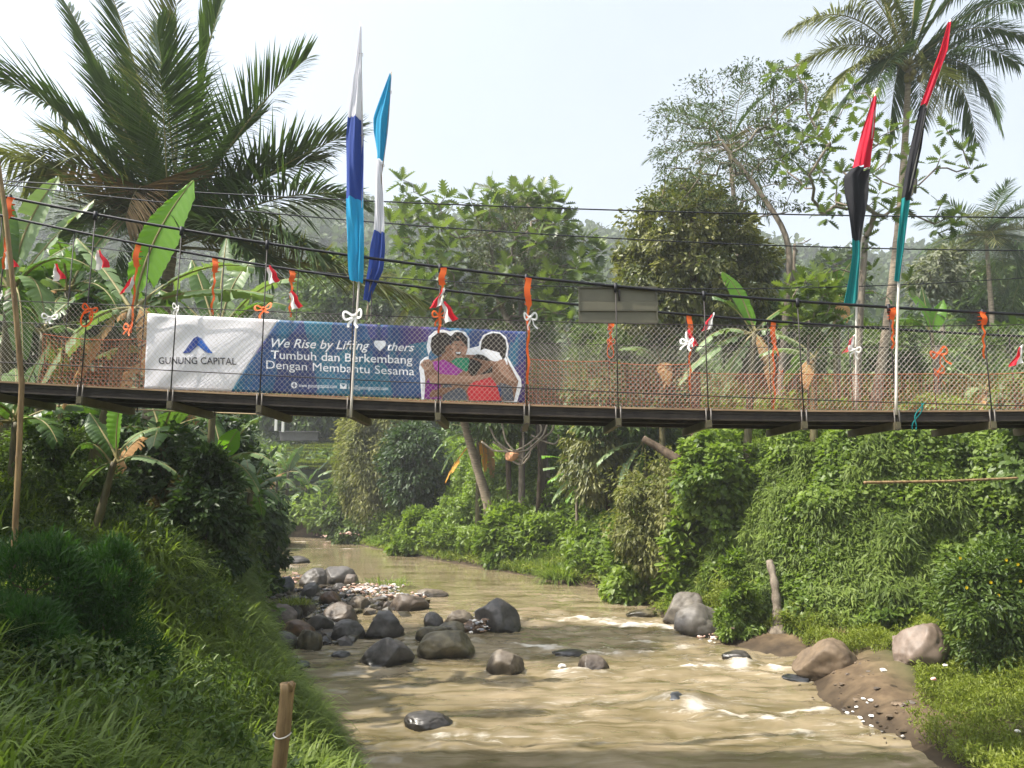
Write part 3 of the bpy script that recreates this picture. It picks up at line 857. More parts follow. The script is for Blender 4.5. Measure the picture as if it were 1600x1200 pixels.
outl = [(659, 624), (662, 598), (655, 578), (657, 565), (664, 559), (670, 557), (667, 542), (670, 526), (680, 517), (692, 515), (703, 518), (715, 516), (727, 519), (734, 529), (734, 545), (738, 552), (748, 552), (749, 536), (755, 524),
        (768, 518), (781, 519), (791, 527), (795, 541), (793, 557), (800, 570), (814, 593), (815, 604), (808, 611), (804, 609), (808, 628)]
flat('printed_figures', outl, M_btxt, .0065)
PF = lambda pix, m, k: flat('printed_figures', pix, m, .0065 + .0012 * k)
PF([(663, 624), (666, 598), (663, 580), (672, 565), (700, 553), (740, 556), (790, 556), (797, 572), (810, 596), (808, 603), (800, 600), (803, 627)], skin, 1)
PF(ell(699, 551, 9, 14), skin, 2); PF(ell(718, 543, 13, 18), skin2, 2)
PF([(673, 541), (675, 528), (685, 520), (697, 520), (705, 526), (704, 538), (697, 542), (694, 553), (684, 557), (676, 552)], hair, 3)
PF([(704, 527), (712, 519), (722, 520), (731, 529), (731, 545), (727, 540), (722, 533), (710, 534), (705, 541)], hair, 3)
PF([(711, 539), (715, 538.5), (715, 540), (711, 540.5)], hair, 4); PF([(720, 539), (725, 539.5), (725, 541), (720, 540.5)], hair, 4)
PF([(711, 551), (722, 551), (719, 556), (714, 556)], hair, 4); PF([(712, 551.5), (721, 551.5), (719, 553.5), (714, 553.5)], M_btxt, 5)
PF([(751, 548), (753, 533), (760, 524), (771, 520.5), (782, 522), (790, 531), (792, 545), (789, 560), (780, 567), (764, 567), (755, 560)], hair, 3)
PF([(676, 566), (695, 563), (722, 578), (728, 592), (706, 597), (690, 586), (680, 578)], mag, 3)
PF([(663, 623), (666, 600), (672, 588), (688, 594), (690, 624)], pur, 3)
PF([(705, 566), (714, 560), (733, 560), (739, 575), (730, 583), (715, 574)], grn, 4)
PF([(731, 580), (734, 563), (745, 554), (760, 556), (770, 568), (769, 584), (755, 594), (740, 592)], hair, 5)
PF([(690, 548), (695, 545), (697, 551), (692, 553)], hair, 4); PF([(703, 545), (708, 546), (708, 547.5), (703, 546.5)], hair, 4); PF([(714, 545), (719, 545), (717, 549.5)], skin, 4)
PF([(738, 592), (752, 590), (768, 590), (777, 604), (783, 626), (734, 626), (730, 612)], red, 4)
PF([(670, 588), (690, 585), (720, 590), (742, 588), (768, 583), (770, 589), (745, 596), (715, 599), (690, 597), (673, 600)], skin2, 6)
PF([(773, 564), (788, 562), (796, 580), (808, 598), (798, 596), (784, 585)], skin2, 4)
PF([(692, 600), (716, 601), (728, 612), (730, 625), (692, 625)], gry, 4)
PF([(781, 598), (800, 604), (803, 626), (786, 626)], gry, 4)
PF([(657, 570), (663, 563), (671, 562), (676, 570), (674, 578), (664, 580)], skin2, 4)
for i_ in range(4):
    PF([(662 + i_ * 3, 566), (663.2 + i_ * 3, 566), (664.4 + i_ * 3, 574), (663.4 + i_ * 3, 574)], hair, 5)

# ---------------------------------------------------------------- sign board seen from behind
M_sign = mat('olive_sheet', (.125, .115, .075), .55, .4, col2=(.10, .092, .062), nscale=2)
M_signd = mat('olive_sheet_rail', (.085, .078, .052), .55, .4)
SY = NY + .02
a = P(903, 448, SY); b = P(1028, 506, SY)
board = empty('sign_board', ((a[0] + b[0]) / 2, SY, b[2]), 'olive metal sign board seen from its ribbed back, hung on the bridge cables', 'sign')
cx_, hw = (a[0] + b[0]) / 2, (b[0] - a[0]) / 2
H_ = a[2] - b[2]
for (u0, u1, dy) in ((.60, 1.0, 0), (.36, .598, -.016), (.04, .342, 0)):
    mb = MB(); mb.box((cx_, SY + dy, b[2] + H_ * (u0 + u1) / 2), (hw - .004, .012, H_ * (u1 - u0) / 2 - .003)); mb.build('panel', M_sign, board, smooth=False)
for (u, hh) in ((.97, .012), (.35, .011), (.02, .010)):
    mb = MB(); mb.box((cx_, SY - .024, b[2] + H_ * u), (hw, .010, hh)); mb.build('rail', M_signd, board, smooth=False)
for s in (-1, 1):
    mb = MB(); mb.box((cx_ + s * (hw - .012), SY - .035, b[2] + H_ * .5), (.010, .006, H_ * .49)); mb.build('rail', M_signd, board, smooth=False)
mb = MB(); mb.tube([(cx_ + .02, SY - .03, b[2] + H_ * .6), (cx_ + .02, SY - .05, b[2] + H_ * .9)], .014, 5); mb.build('clip', M_iron, board)

# ---------------------------------------------------------------- tall pennant flags on poles
def flagmat(n, c):
    return leafmat('flag_' + n, tuple(.85 * t for t in c), c, .30, .7, .15, (1, 1, 1))


FM = {'white': flagmat('white', (.78, .77, .82)), 'blue': flagmat('royal_blue', (.045, .085, .33)), 'cyan': flagmat('cyan', (.035, .36, .62)),
      'red': flagmat('red', (.66, .020, .050)), 'black': flagmat('black', (.022, .022, .026)), 'teal': flagmat('teal', (.012, .22, .22))}
M_pole = mat('bamboo_pole', (.40, .33, .23), .6, .3, col2=(.26, .21, .14), nscale=3, stretch=(4, 4, .6))
M_polew = mat('pale_pole', (.55, .50, .44), .5, .4)


def pennant(top, bot, y, bands, outline, label, pm, r=.017, way=()):
    """pole from photo px top to bot at depth y; outline rows (py, left px, right px); bands [(py limit, colour)]"""
    t, b = P(*top, y), P(*bot, y)
    root = empty('pennant_flag', b, label, 'flag', 'tall pennant flags on the bridge')
    pl = np.array([t] + [P(*q, y) for q in way] + [b])[::-1]
    kk = np.linspace(0, 1, 24); s_ = np.r_[0, np.cumsum(np.linalg.norm(np.diff(pl, axis=0), axis=1))]; s_ /= s_[-1]
    pl = np.stack([np.interp(kk, s_, pl[:, q]) for q in range(3)], -1); pl[1:-1] = .25 * pl[:-2] + .5 * pl[1:-1] + .25 * pl[2:]
    mb = MB(); mb.tube(pl, np.linspace(r, r * .55, 24), 7); mb.build('pole', pm, root)
    rows = np.array(outline, float)
    cols = list(dict.fromkeys(c for _, c in bands)); mats = [FM[c] for c in cols]
    mb = MB(); prev = rows[0, 0]
    for lim, c in bands:
        ys = np.linspace(prev, lim, max(6, int((lim - prev) / 6))); V = []
        for py in ys:
            l = np.interp(py, rows[:, 0], rows[:, 1]); rr = np.interp(py, rows[:, 0], rows[:, 2])
            row = []
            for s in np.linspace(0, 1, 11):
                p_ = P(l + (rr - l) * s, py + 2.5 * math.sin(s * 3.1 + c.__len__()), y - .03)
                p_[1] -= (.05 * math.sin(s * 8 + py * .018) + .035 * math.sin(s * 17 - py * .011 + 1.3 * math.sin(py * .03))) * min(1, (rr - l) / 25)
                row.append(p_)
            V.append(row)
        mb.grid(np.array(V), .5 + .3 * math.sin(lim), cols.index(c)); prev = lim
    mb.build('cloth', mats, root)
    for q in (.9, .6):
        py = rows[0, 0] + (rows[-1, 0] - rows[0, 0]) * (1 - q)
        pk = pl[int(np.argmin(np.abs(pl[:, 2] - P(800, py, y)[2])))]
        mb = MB(); mb.tube([pk + [-.02, -.03, 0], pk + [.03, -.02, .01], pk + [.02, .03, 0], pk + [-.02, .02, 0]], .005, 4); mb.build('tie', M_pole, root)
    return root


pennant((563.5, 36), (548, 652), NY - .09, [(183, 'white'), (311, 'blue'), (441, 'cyan')],
        [(42, 563, 565), (100, 556, 565), (183, 543, 566), (215, 539, 568), (311, 540, 569), (380, 544, 569), (430, 546, 568), (441, 548, 567)],
        'tall straight flag of white, blue and cyan in front of the banner middle', M_polew, .017, [(566, 183), (567, 311), (561, 441), (553, 560)])
pennant((611.5, 112), (573, 500), FY + .12, [(250, 'cyan'), (362, 'white'), (471, 'blue')],
        [(116, 609, 611), (185, 583, 607), (205, 583, 605), (240, 589, 600), (258, 588, 597), (300, 586, 600), (362, 585, 601), (385, 580, 602), (420, 577, 599), (455, 570, 583), (471, 568, 577)],
        'shorter slanting flag of cyan, white and blue right of the tall white topped one', M_pole, .017, [(606, 200), (598, 258), (588, 350), (579, 440)])
pennant((1367, 146), (1338, 640), FY + .14, [(262, 'red'), (376, 'black'), (476, 'teal')],
        [(152, 1364, 1370), (200, 1349, 1367), (262, 1335, 1359), (275, 1322, 1356), (310, 1322, 1353), (376, 1330, 1344), (400, 1330, 1344), (440, 1324, 1341), (476, 1317, 1340)],
        'shorter flag of red, black and teal spread open beside its pale pole', M_polew, .02, [(1364, 200), (1357, 275), (1345, 376), (1338, 476)])
pennant((1485, 31), (1400, 648), NY - .09, [(165, 'red'), (312, 'black'), (441, 'teal')],
        [(36, 1480, 1486), (80, 1467, 1481), (165, 1438, 1449), (230, 1425, 1440), (312, 1409, 1420), (380, 1400, 1413), (441, 1396, 1405)],
        'tallest slanting narrow flag of red, black and teal at the right', M_polew, .02, [(1480, 80), (1447, 165), (1419, 312), (1404, 441), (1401, 540)])

# ---------------------------------------------------------------- ribbons, bows and little red and white flags
M_or = leafmat('orange_ribbon', (.62, .10, .02), (.78, .16, .03), .2, .6, .2, (1, .6, .4)); M_wr = leafmat('white_ribbon', (.70, .68, .64), (.85, .83, .80), .2, .6, .2, (1, 1, 1))
M_fr = leafmat('little_flag_red', (.60, .015, .03), (.72, .02, .04), .2, .6, .2, (1, 1, 1))


def ribbon(mb, pts, wd, nrm=(0, -1, 0), var=.5, mi=0):
    pts = np.asarray(pts, float); tg = unit(np.gradient(pts, axis=0)); sd = unit(np.cross(tg, np.asarray(nrm, float) + 1e-6))
    wd = np.broadcast_to(np.asarray(wd, float), (len(pts),))[:, None] / 2
    mb.grid(np.stack([pts - sd * wd, pts + sd * wd], 1), var, mi)


def bow_mesh(seed, lo=.13):
    r = np.random.default_rng(seed); mb = MB(); t = np.linspace(0, 1, 14)
    for s in (-1, 1):
        L = r.uniform(.09, .12)
        lx = s * L * np.sin(t * math.pi) ** .8; lz = .04 * np.sin(t * 2 * math.pi) + .02 * np.sin(t * math.pi)
        ribbon(mb, np.stack([lx, -.02 - .03 * np.sin(t * 3.14), lz], -1), .026, (0, -1, .3), r.random())
        q = r.uniform(.10, .19); dx = s * r.uniform(.03, .09)
        ribbon(mb, np.stack([dx * t + .012 * np.sin(t * 7), -.03 - .02 * t, -q * t], -1), np.linspace(.022, .028, 14), (.4, -1, 0), r.random())
    mb.add(rock_verts(seed, 3)[::1] * .022 + [0, -.03, 0], IF, .6)
    return mb


def bow(px, py, y, m, label, seed, loop=False):
    p_ = P(px, py, y); mb = bow_mesh(seed)
    if loop:
        t = np.linspace(0, 2 * math.pi, 26)
        ribbon(mb, np.stack([.075 * np.sin(t), -.03 + .02 * np.sin(2 * t), -.13 + .14 * np.cos(t)], -1), .025, (0, -1, 0), .7)
    o = mb.build('ribbon_bow', m); o.location = p_; q_ = R.uniform(.75, 1.3); o.scale = (q_, q_, q_ * R.uniform(.85, 1.2)); o.rotation_euler = (R.normal() * .2, R.normal() * .35, R.normal() * .5)
    return tag(o, label, 'ribbon bow', 'ribbon bows tied on the bridge')


for px, py, side, m, lab, lp in [
        (78, 497, 'f', M_wr, 'white bow on the far fence left of the banner, first from the left', 0), (140, 484, 'n', M_or, 'orange bow on the fence above the leaning banana trunk', 1),
        (205, 512, 'f', M_or, 'orange bow with long tails just left of the banner', 0), (279, 481, 'n', M_wr, 'white bow over the logo end of the banner', 0),
        (413, 484, 'n', M_or, 'orange bow at the border of the white and blue banner parts', 0), (554, 495, 'n', M_wr, 'white bow where the tall white topped flag meets the banner', 0),
        (687, 494, 'n', M_or, 'orange bow above the printed children on the banner', 0), (826, 497, 'n', M_wr, 'white bow at the right end of the banner', 0),
        (952, 535, 'f', M_or, 'orange bow with a round loop below the sign board', 1), (1076, 536, 'f', M_wr, 'white bow right of the sign board', 0),
        (1208, 546, 'f', M_or, 'orange bow with frayed tails between the sign board and the flags', 1), (1333, 547, 'f', M_wr, 'white bow at the foot of the red, black and teal flag spread open', 0),
        (1465, 553, 'f', M_or, 'upper orange bow on the post right of the tallest flag', 0), (1463, 582, 'f', M_or, 'lower orange bow on the post right of the tallest flag', 0), (6, 462, 'n', M_wr, 'white bow at the far left end of the fence', 0)]:
    bow(px, py, NY - .06 if side == 'n' else FY + .0, m, lab, 300 + px, lp)


def streamer(px, py0, py1, y, label, px1=None):
    a_ = P(px, py0, y - .05); b_ = P(px if px1 is None else px1, py1, y - .05); t = np.linspace(0, 1, 40)[:, None]
    pts = a_ + (b_ - a_) * t + np.c_[.012 * np.sin(t[:, 0] * 23 + px), .01 * np.cos(t[:, 0] * 19), 0 * t[:, 0]]
    wd = np.where(t[:, 0] < .28, .085, .026 + .012 * np.sin(t[:, 0] * 31 + px) ** 2)
    mb = MB(); ribbon(mb, pts, wd, (.2, -1, 0), np.clip(.5 + .4 * np.sin(t[:, 0] * 25), 0, 1).repeat(2))
    for q in np.linspace(0, .24, 4):              # turns wound round the hanger
        c = a_ + (b_ - a_) * q; an = np.linspace(0, 6.3, 9)
        ribbon(mb, np.stack([c[0] + .042 * np.cos(an), c[1] + .045 + .03 * np.sin(an), c[2] - .012 * an / 6.3], -1), .03, (0, 0, 1), .8)
    return tag(mb.build('ribbon_streamer', M_or), label, 'ribbon', 'orange ribbons wound round the hangers')


for px, a_, b_, sd, lab, p1 in [(215, 380, 520, 'f', 'orange streamer wound round a hanger beside the bright upright banana leaf', 205), (337, 401, 492, 'f', 'orange streamer on a hanger above the white banner part', 331),
                                (457, 420, 495, 'f', 'orange streamer above the start of the blue banner part', 453), (692, 418, 520, 'n', 'orange streamer above the printed children', 686),
                                (825, 434, 600, 'n', 'orange streamer hanging down the right end of the banner', 825), (955, 505, 540, 'f', 'short orange streamer under the sign board', 953),
                                (1078, 491, 610, 'f', 'orange streamer right of the sign board', 1078), (1208, 500, 640, 'f', 'long orange streamer midway between sign board and flags', 1210),
                                (1395, 481, 545, 'n', 'orange streamer wound beside the tallest flag pole', 1395), (1537, 487, 560, 'n', 'orange streamer nearest the right edge', 1537), (15, 308, 420, 'n', 'orange streamer at the far left beside the bamboo pole', 5)]:
    streamer(px, a_, b_, NY - .05 if sd == 'n' else FY + .1, lab, p1)


def hand_flag(px, py, y, lean, label, seed):
    r = np.random.default_rng(seed); mb = MB(); t = np.linspace(0, 1, 8)
    c = P(px, py, y)
    for mi, (s0, s1) in ((0, (0, .5)), (1, (.5, 1))):
        V = []
        for s in np.linspace(s0, s1, 5):
            row = []
            for q in t:
                wx_ = (s - .5) * (.05 + .13 * q); zz = -.26 * q + .05 * (s - .5)
                row.append(c + np.array([wx_ + lean * q * .1 + .012 * math.sin(q * 9 + seed), .025 * math.sin(s * 9 + q * 4 + seed), zz + .10]))
            V.append(row)
        mb.grid(np.array(V), .5, mi)
    mats = [M_fr, M_wr] if lean < 0 else [M_wr, M_fr]
    return tag(mb.build('hand_flag', mats), label, 'small flag', 'little red and white flags on the bridge')


for k, (px, py, sd, ln, lab) in enumerate([(9, 402, 'n', 1, 'little red and white flag beside the bamboo pole at far left'), (85, 422, 'f', 1, 'little red and white flag second from the left'),
                                           (152, 402, 'n', 1, 'little white and red flag hung high at the left, right half red'), (207, 442, 'f', -1, 'little red and white flag on the streamer beside the banana leaf'),
                                           (420, 426, 'f', 1, 'little red and white flag left of the lone low flag above the blue banner part'), (455, 466, 'f', 1, 'little white and red flag hanging low on the streamer above the blue banner part'),
                                           (692, 462, 'n', -1, 'little red and white flag above the printed children'), (1113, 500, 'f', -1, 'little red and white flag flying right of the sign board'),
                                           (1073, 526, 'f', 1, 'little white and red flag drooping behind the bow right of the sign board'), (1334, 534, 'f', -1, 'little red and white flag at the foot of the spread red, black and teal flag'),
                                           (1597, 552, 'n', -1, 'little red and white flag at the right edge of the photo'), (694, 484, 'n', 1, 'tiny red and white flag just above the banner over the printed children')]):
    hand_flag(px, py, NY - .12 if sd == 'n' else FY + .02, ln, lab, k)
# teal string dangling from the deck at the right
t = np.linspace(0, 1, 20)
mb = MB()
for s in (0, 1):
    pp = [P(1440 - 13 * q + 4 * math.sin(q * 6 + s * 2), 630 + 42 * q, NY - .05 - .02 * s) for q in t]; mb.tube(pp, .008, 5)
tag(mb.build('rope', FM['teal']), 'short teal rope dangling from the deck edge right of the tallest flag', 'rope')
# bamboo pole at the left and bamboo stump in the foreground
M_bam = mat('dry_bamboo', (.30, .20, .09), .6, .3, col2=(.11, .066, .028), nscale=3.4, stretch=(3, 3, .35), bump=.5, bscale=12)


def bamboo(pts, r0, r1, name, label, cat):
    pts = np.array(pts, float); L = np.linalg.norm(np.diff(pts, axis=0), axis=1).sum()
    n = max(int(L / .05), 14); tt = np.linspace(0, 1, n); s = np.r_[0, np.cumsum(np.linalg.norm(np.diff(pts, axis=0), axis=1))] / L
    q = np.stack([np.interp(tt, s, pts[:, k]) for k in range(3)], -1)
    rad = (r0 + (r1 - r0) * tt) * (1 + .16 * np.exp(-((((tt * L / .32) % 1) - .5) / .07) ** 2))
    mb = MB(); mb.tube(q, rad, 12); return tag(mb.build(name, M_bam), label, cat)


bamboo([P(22, 860, 9.2), P(30, 700, 9.2), P(34, 600, 9.2), P(24, 480, 9.2), P(8, 330, 9.2), P(-4, 250, 9.2)], .034, .028, 'bamboo_pole', 'slender curved bamboo pole standing in front of the bridge at far left', 'pole')
sb = P(430, 1270, 6.0); sb[2] = gz(sb[0], sb[1]) - .2
bamboo([sb, P(436, 1200, 6.0), P(445, 1120, 6.0), P(450, 1068, 6.0)], .058, .055, 'bamboo_post', 'cut bamboo post with a wire ring in the foreground grass', 'post')
o = bpy.data.objects['bamboo_post']
p_ = P(441, 1148, 6.0); an = np.linspace(0, 6.4, 22)
mb = MB(); mb.tube(np.stack([p_[0] + .066 * np.cos(an), p_[1] + .066 * np.sin(an), p_[2] + .01 * np.cos(an * 2)], -1), .006, 4)
ringo = mb.build('wire_ring', M_wire); ringo.parent = o
mb = MB(); mb.add(rock_verts(5, 9) * [.03, .03, .05] + P(455, 1074, 5.96), IF); q = mb.build('split_top', M_bam); q.parent = o
bamboo([P(1350, 754, 15.5), P(1480, 752, 15.6), P(1590, 747, 15.8)], .030, .026, 'bamboo_rail', 'pale bamboo pole lying level on the leafy right bank', 'pole')
# ================================================================ vegetation
T_LEAF = (np.array([[0, 0, 0], [.35, .5, .06], [.35, -.5, .06], [.75, .36, .02], [.75, -.36, .02], [1, 0, -.14], [.4, 0, -.04]]), None)
Q_LEAF = (np.array([[0, 0, 0], [.42, .5, .07], [1, 0, -.10], [.42, -.5, .07]]), np.array([[0, 3, 2, 1]]))
O_LEAF = (np.array([[0, 0, 0], [.30, .46, .07], [.72, .36, .02], [1, 0, -.12], [.72, -.36, .02], [.30, -.46, .07]]), np.array([[0, 3, 2, 1], [0, 5, 4, 3]]))
H_LEAF = (np.array([[.08, 0, 0], [-.06, .34, .05], [.22, .52, .06], [.65, .33, .0], [1, 0, -.12], [.65, -.33, .0], [.22, -.52, .06], [-.06, -.34, .05]]),
          np.array([[0, 3, 2, 1], [0, 7, 6, 5], [0, 5, 4, 3]]))


def inst(mb, tm, pos, d, n, L, W, var, mi=0):
    TV, TF = tm; N = len(pos); k = len(TV)
    d = unit(d); n = unit(n - (n * d).sum(1, keepdims=True) * d); s = np.cross(n, d)
    L = np.broadcast_to(L, (N,))[:, None, None]; W = np.broadcast_to(W, (N,))[:, None, None]
    V = pos[:, None] + L * TV[None, :, 0:1] * d[:, None] + W * TV[None, :, 1:2] * s[:, None] + L * TV[None, :, 2:3] * n[:, None]
    Fq = (TF[None] + (np.arange(N) * k)[:, None, None]).reshape(-1, TF.shape[1])
    mb.add(V.reshape(-1, 3), Fq, np.repeat(np.broadcast_to(var, (N,)), k), mi)


def blades(mb, base, d, L, W, droop, var, seg=4, mi=0, side=None):
    """curved tapering blades: N bases, unit directions, lengths, widths, droop (fraction of length)"""
    N = len(base); d = unit(d); t = np.linspace(0, 1, seg + 1)
    L = np.broadcast_to(L, (N,)); W = np.broadcast_to(W, (N,)); droop = np.broadcast_to(droop, (N,))
    if side is None:
        side = unit(np.cross(d, np.array([0, 0, 1.0]) + .01))
    c = base[:, None] + d[:, None] * (L[:, None] * t)[..., None]
    c[..., 2] -= (droop * L)[:, None] * t ** 2
    wd = W[:, None] * np.minimum(1, (1 - t) * 2.2 + .02) * np.minimum(1, .45 + t * 3)
    V = np.stack([c - side[:, None] * wd[..., None] / 2, c + side[:, None] * wd[..., None] / 2], 2).reshape(N, -1, 3)
    k = 2 * (seg + 1); q = np.array([[2 * i, 2 * i + 1, 2 * i + 3, 2 * i + 2] for i in range(seg)])
    mb.add(V.reshape(-1, 3), (q[None] + (np.arange(N) * k)[:, None, None]).reshape(-1, 4), np.repeat(np.broadcast_to(var, (N,)), k), mi)


def rsph(r, n):
    v = unit(r.normal(size=(n, 3))); return v * r.random((n, 1)) ** .38


def foliage(mb, cen, rad, nl, L, W, r, tm=O_LEAF, flat=.8, droop=.3, mid=None, jit=.35, varlo=0.0, varhi=1.0, up=.7, vs_=None):
    """leaf clusters: every leaf a small folded face spread through the volume of its cluster"""
    cen = np.asarray(cen, float); M = len(cen)
    mid = cen.mean(0) if mid is None else mid
    rad = np.broadcast_to(rad, (M,)); cv = r.random(M) if vs_ is None else vs_
    i = np.repeat(np.arange(M), nl)
    o = rsph(r, len(i)) * np.array([1, 1, flat])
    pos = cen[i] + o * rad[i][:, None]
    out = unit(pos - mid + 1e-6)
    d = unit(o * .8 + out * .5 + r.normal(size=o.shape) * .5 - np.array([0, 0, droop]))
    n = unit(np.array([0, 0, up]) + out * .55 + r.normal(size=o.shape) * .45)
    v = np.clip(varlo + (varhi - varlo) * (.55 * cv[i] + .45 * r.random(len(i))), 0, 1)
    s = 1 + jit * (r.random(len(i)) * 2 - 1)
    inst(mb, tm, pos, d, n, L * s, W * s, v)


def inpoly(p, poly):
    return inside(np.asarray(p, float), np.asarray(poly, float))


def poly_targets(poly, n, D, dz, r, mind=0):
    poly = np.array(poly, float); lo = poly.min(0); hi = poly.max(0); out = []; tries = 0
    while len(out) < n and tries < n * 80:
        tries += 1
        q = lo + (hi - lo) * r.random(2)
        if not inpoly([q], poly)[0]: continue
        if mind and out and min(np.hypot(q[0] - o[0], q[1] - o[1]) for o in out) < mind: continue
        e = float(segdist(np.array([q]), poly)[0]); m = min(1, e / (.28 * min(hi - lo)))
        out.append((q[0], q[1], dz * (r.random() * 2 - 1) * math.sqrt(max(.05, 1 - (1 - m) ** 2))))
    return np.array([P(a, b, D + c) for a, b, c in out])


def grow(mb, trunk, tg, r, r0, rt=.012, kink=.12, ptrunk=.35, sides=6, pw=2.2):
    """limbs: joins every target to the nearest lower node; radii add up towards the trunk"""
    trunk = np.asarray(trunk, float)
    nodes = [trunk[0]]; par = [-1]
    for k in range(1, len(trunk)):
        nodes.append(trunk[k]); par.append(k - 1)
    tg = np.asarray(tg, float)
    start = int(len(trunk) * ptrunk)
    order = np.argsort(np.linalg.norm(tg - trunk[-1], axis=1))
    leafn = []
    for t in tg[order]:
        A = np.array(nodes); dv = t - A
        cost = np.linalg.norm(dv, axis=1) + 1.2 * np.maximum(0, -dv[:, 2] + .1) + np.where(np.arange(len(A)) < start, 50, 0)
        j = int(np.argmin(cost)); a = A[j]; L = np.linalg.norm(t - a); ns = max(2, min(5, int(L / .5) + 1))
        prev = j
        for s in range(1, ns + 1):
            f = s / ns
            q = a + (t - a) * f + np.array([0, 0, -.12 * L * math.sin(math.pi * f)]) + (r.normal(size=3) * kink * L * .35 if s < ns else 0)
            nodes.append(q); par.append(prev); prev = len(nodes) - 1
        leafn.append(prev)
    N = len(nodes); cnt = np.zeros(N)
    for l in leafn:
        cnt[l] += 1
    for i in range(N - 1, 0, -1):
        cnt[par[i]] += cnt[i]
    cnt = np.maximum(cnt, 1); rad = rt * cnt ** (1 / pw); rad = np.minimum(rad, r0)
    tl = len(trunk)
    for i in range(tl):
        rad[i] = max(rad[i], r0 * (1 - .55 * i / max(1, tl - 1)))
    nodes = np.array(nodes)
    kids = {}
    for i in range(1, N): kids.setdefault(par[i], []).append(i)
    stack = [(0, None)]
    done = set()
    while stack:                                # follow the thickest child as one tube
        i, p0 = stack.pop()
        chain = ([p0] if p0 is not None else []) + [i]
        while i in kids:
            ks = sorted(kids[i], key=lambda q: -cnt[q])
            for o in ks[1:]: stack.append((o, i))
            i = ks[0]; chain.append(i)
        if len(chain) >= 2:
            rr = rad[chain].copy()
            if p0 is not None: rr[0] = min(rr[0], rr[1] * 1.25)
            mb.tube(nodes[chain], rr, sides if rr.max() > .03 else 4, .5, cap=False)
    return nodes, rad


def bark(n, c1, c2, s=6, bump=.5):
    return mat('bark_' + n, c1, .85, .15, col2=c2, nscale=s, stretch=(1, 1, .35), bump=bump, bscale=14)


M_barkg = bark('grey', (.24, .20, .155), (.10, .08, .06)); M_barkb = bark('brown', (.13, .095, .065), (.05, .036, .025)); M_barkp = bark('pale', (.34, .29, .22), (.17, .135, .10))
LM = {'palm': leafmat('palm_green', (.022, .042, .012), (.066, .105, .030), .25, .42, .4), 'palml': leafmat('palm_olive', (.060, .070, .022), (.15, .15, .055), .3, .5, .35),
      'palmd': leafmat('palm_dry', (.070, .050, .026), (.17, .125, .065), .3, .7, .2, (1, .9, .6)),
      'ban': leafmat('banana_green', (.032, .070, .018), (.085, .145, .032), .42, .38, .4), 'banl': leafmat('banana_lime', (.085, .20, .022), (.15, .29, .03), .5, .4, .35),
      'band': leafmat('banana_dry', (.14, .075, .03), (.36, .22, .10), .3, .8, .1, (1, .8, .5)), 'bang': leafmat('banana_pale', (.085, .14, .055), (.17, .23, .10), .35, .42, .4), 'bano': leafmat('banana_yellowed', (.45, .19, .015), (.55, .28, .03), .4, .5, .3, (1, .8, .4)),
      'bread': leafmat('breadfruit', (.030, .056, .013), (.110, .145, .034), .38, .35, .45), 'airy': leafmat('feather', (.032, .048, .022), (.075, .095, .045), .3, .6, .2),
      'dense': leafmat('dense', (.030, .046, .012), (.185, .18, .055), .30, .40, .4), 'bush': leafmat('bush', (.023, .044, .010), (.098, .145, .028), .36, .45, .35),
      'creep': leafmat('creeper', (.050, .088, .014), (.190, .255, .044), .48, .42, .35), 'lime': leafmat('lime_plants', (.075, .105, .014), (.19, .215, .035), .42, .5, .3),
      'grass': leafmat('grass', (.048, .080, .016), (.190, .245, .055), .48, .5, .3), 'grassy': leafmat('meadow', (.060, .085, .022), (.165, .18, .06), .42, .55, .2),
      'dark': leafmat('shade_leaf', (.012, .026, .007), (.045, .080, .018), .33, .45, .35), 'feath': leafmat('feather_shrub', (.016, .045, .008), (.035, .085, .016), .4, .55, .25),
      'bamb': leafmat('bamboo_leaf', (.060, .075, .020), (.19, .185, .062), .38, .5, .3), 'pale': leafmat('pale_leaf', (.060, .075, .045), (.15, .155, .10), .3, .5, .3),
      'far': leafmat('far_leaf', (.022, .040, .013), (.060, .082, .028), .3, .6, .2), 'brown': leafmat('brown_twigs', (.06, .045, .02), (.15, .12, .05), .3, .7, .15)}
M_ptr = mat('palm_trunk', (.33, .27, .20), .85, .2, col2=(.15, .115, .08), nscale=5, stretch=(.5, .5, 5), bump=.8, bscale=6)
M_rach = leafmat('rachis', (.09, .085, .03), (.20, .17, .07), .1, .6, .3)
M_bst = mat('banana_stem', (.115, .105, .042), .6, .3, col2=(.055, .040, .020), nscale=4, stretch=(3, 3, .5), bump=.3, bscale=10)


def bez(a, b, c, t):
    t = t[:, None]; return a * (1 - t) ** 2 + 2 * b * t * (1 - t) + c * t ** 2


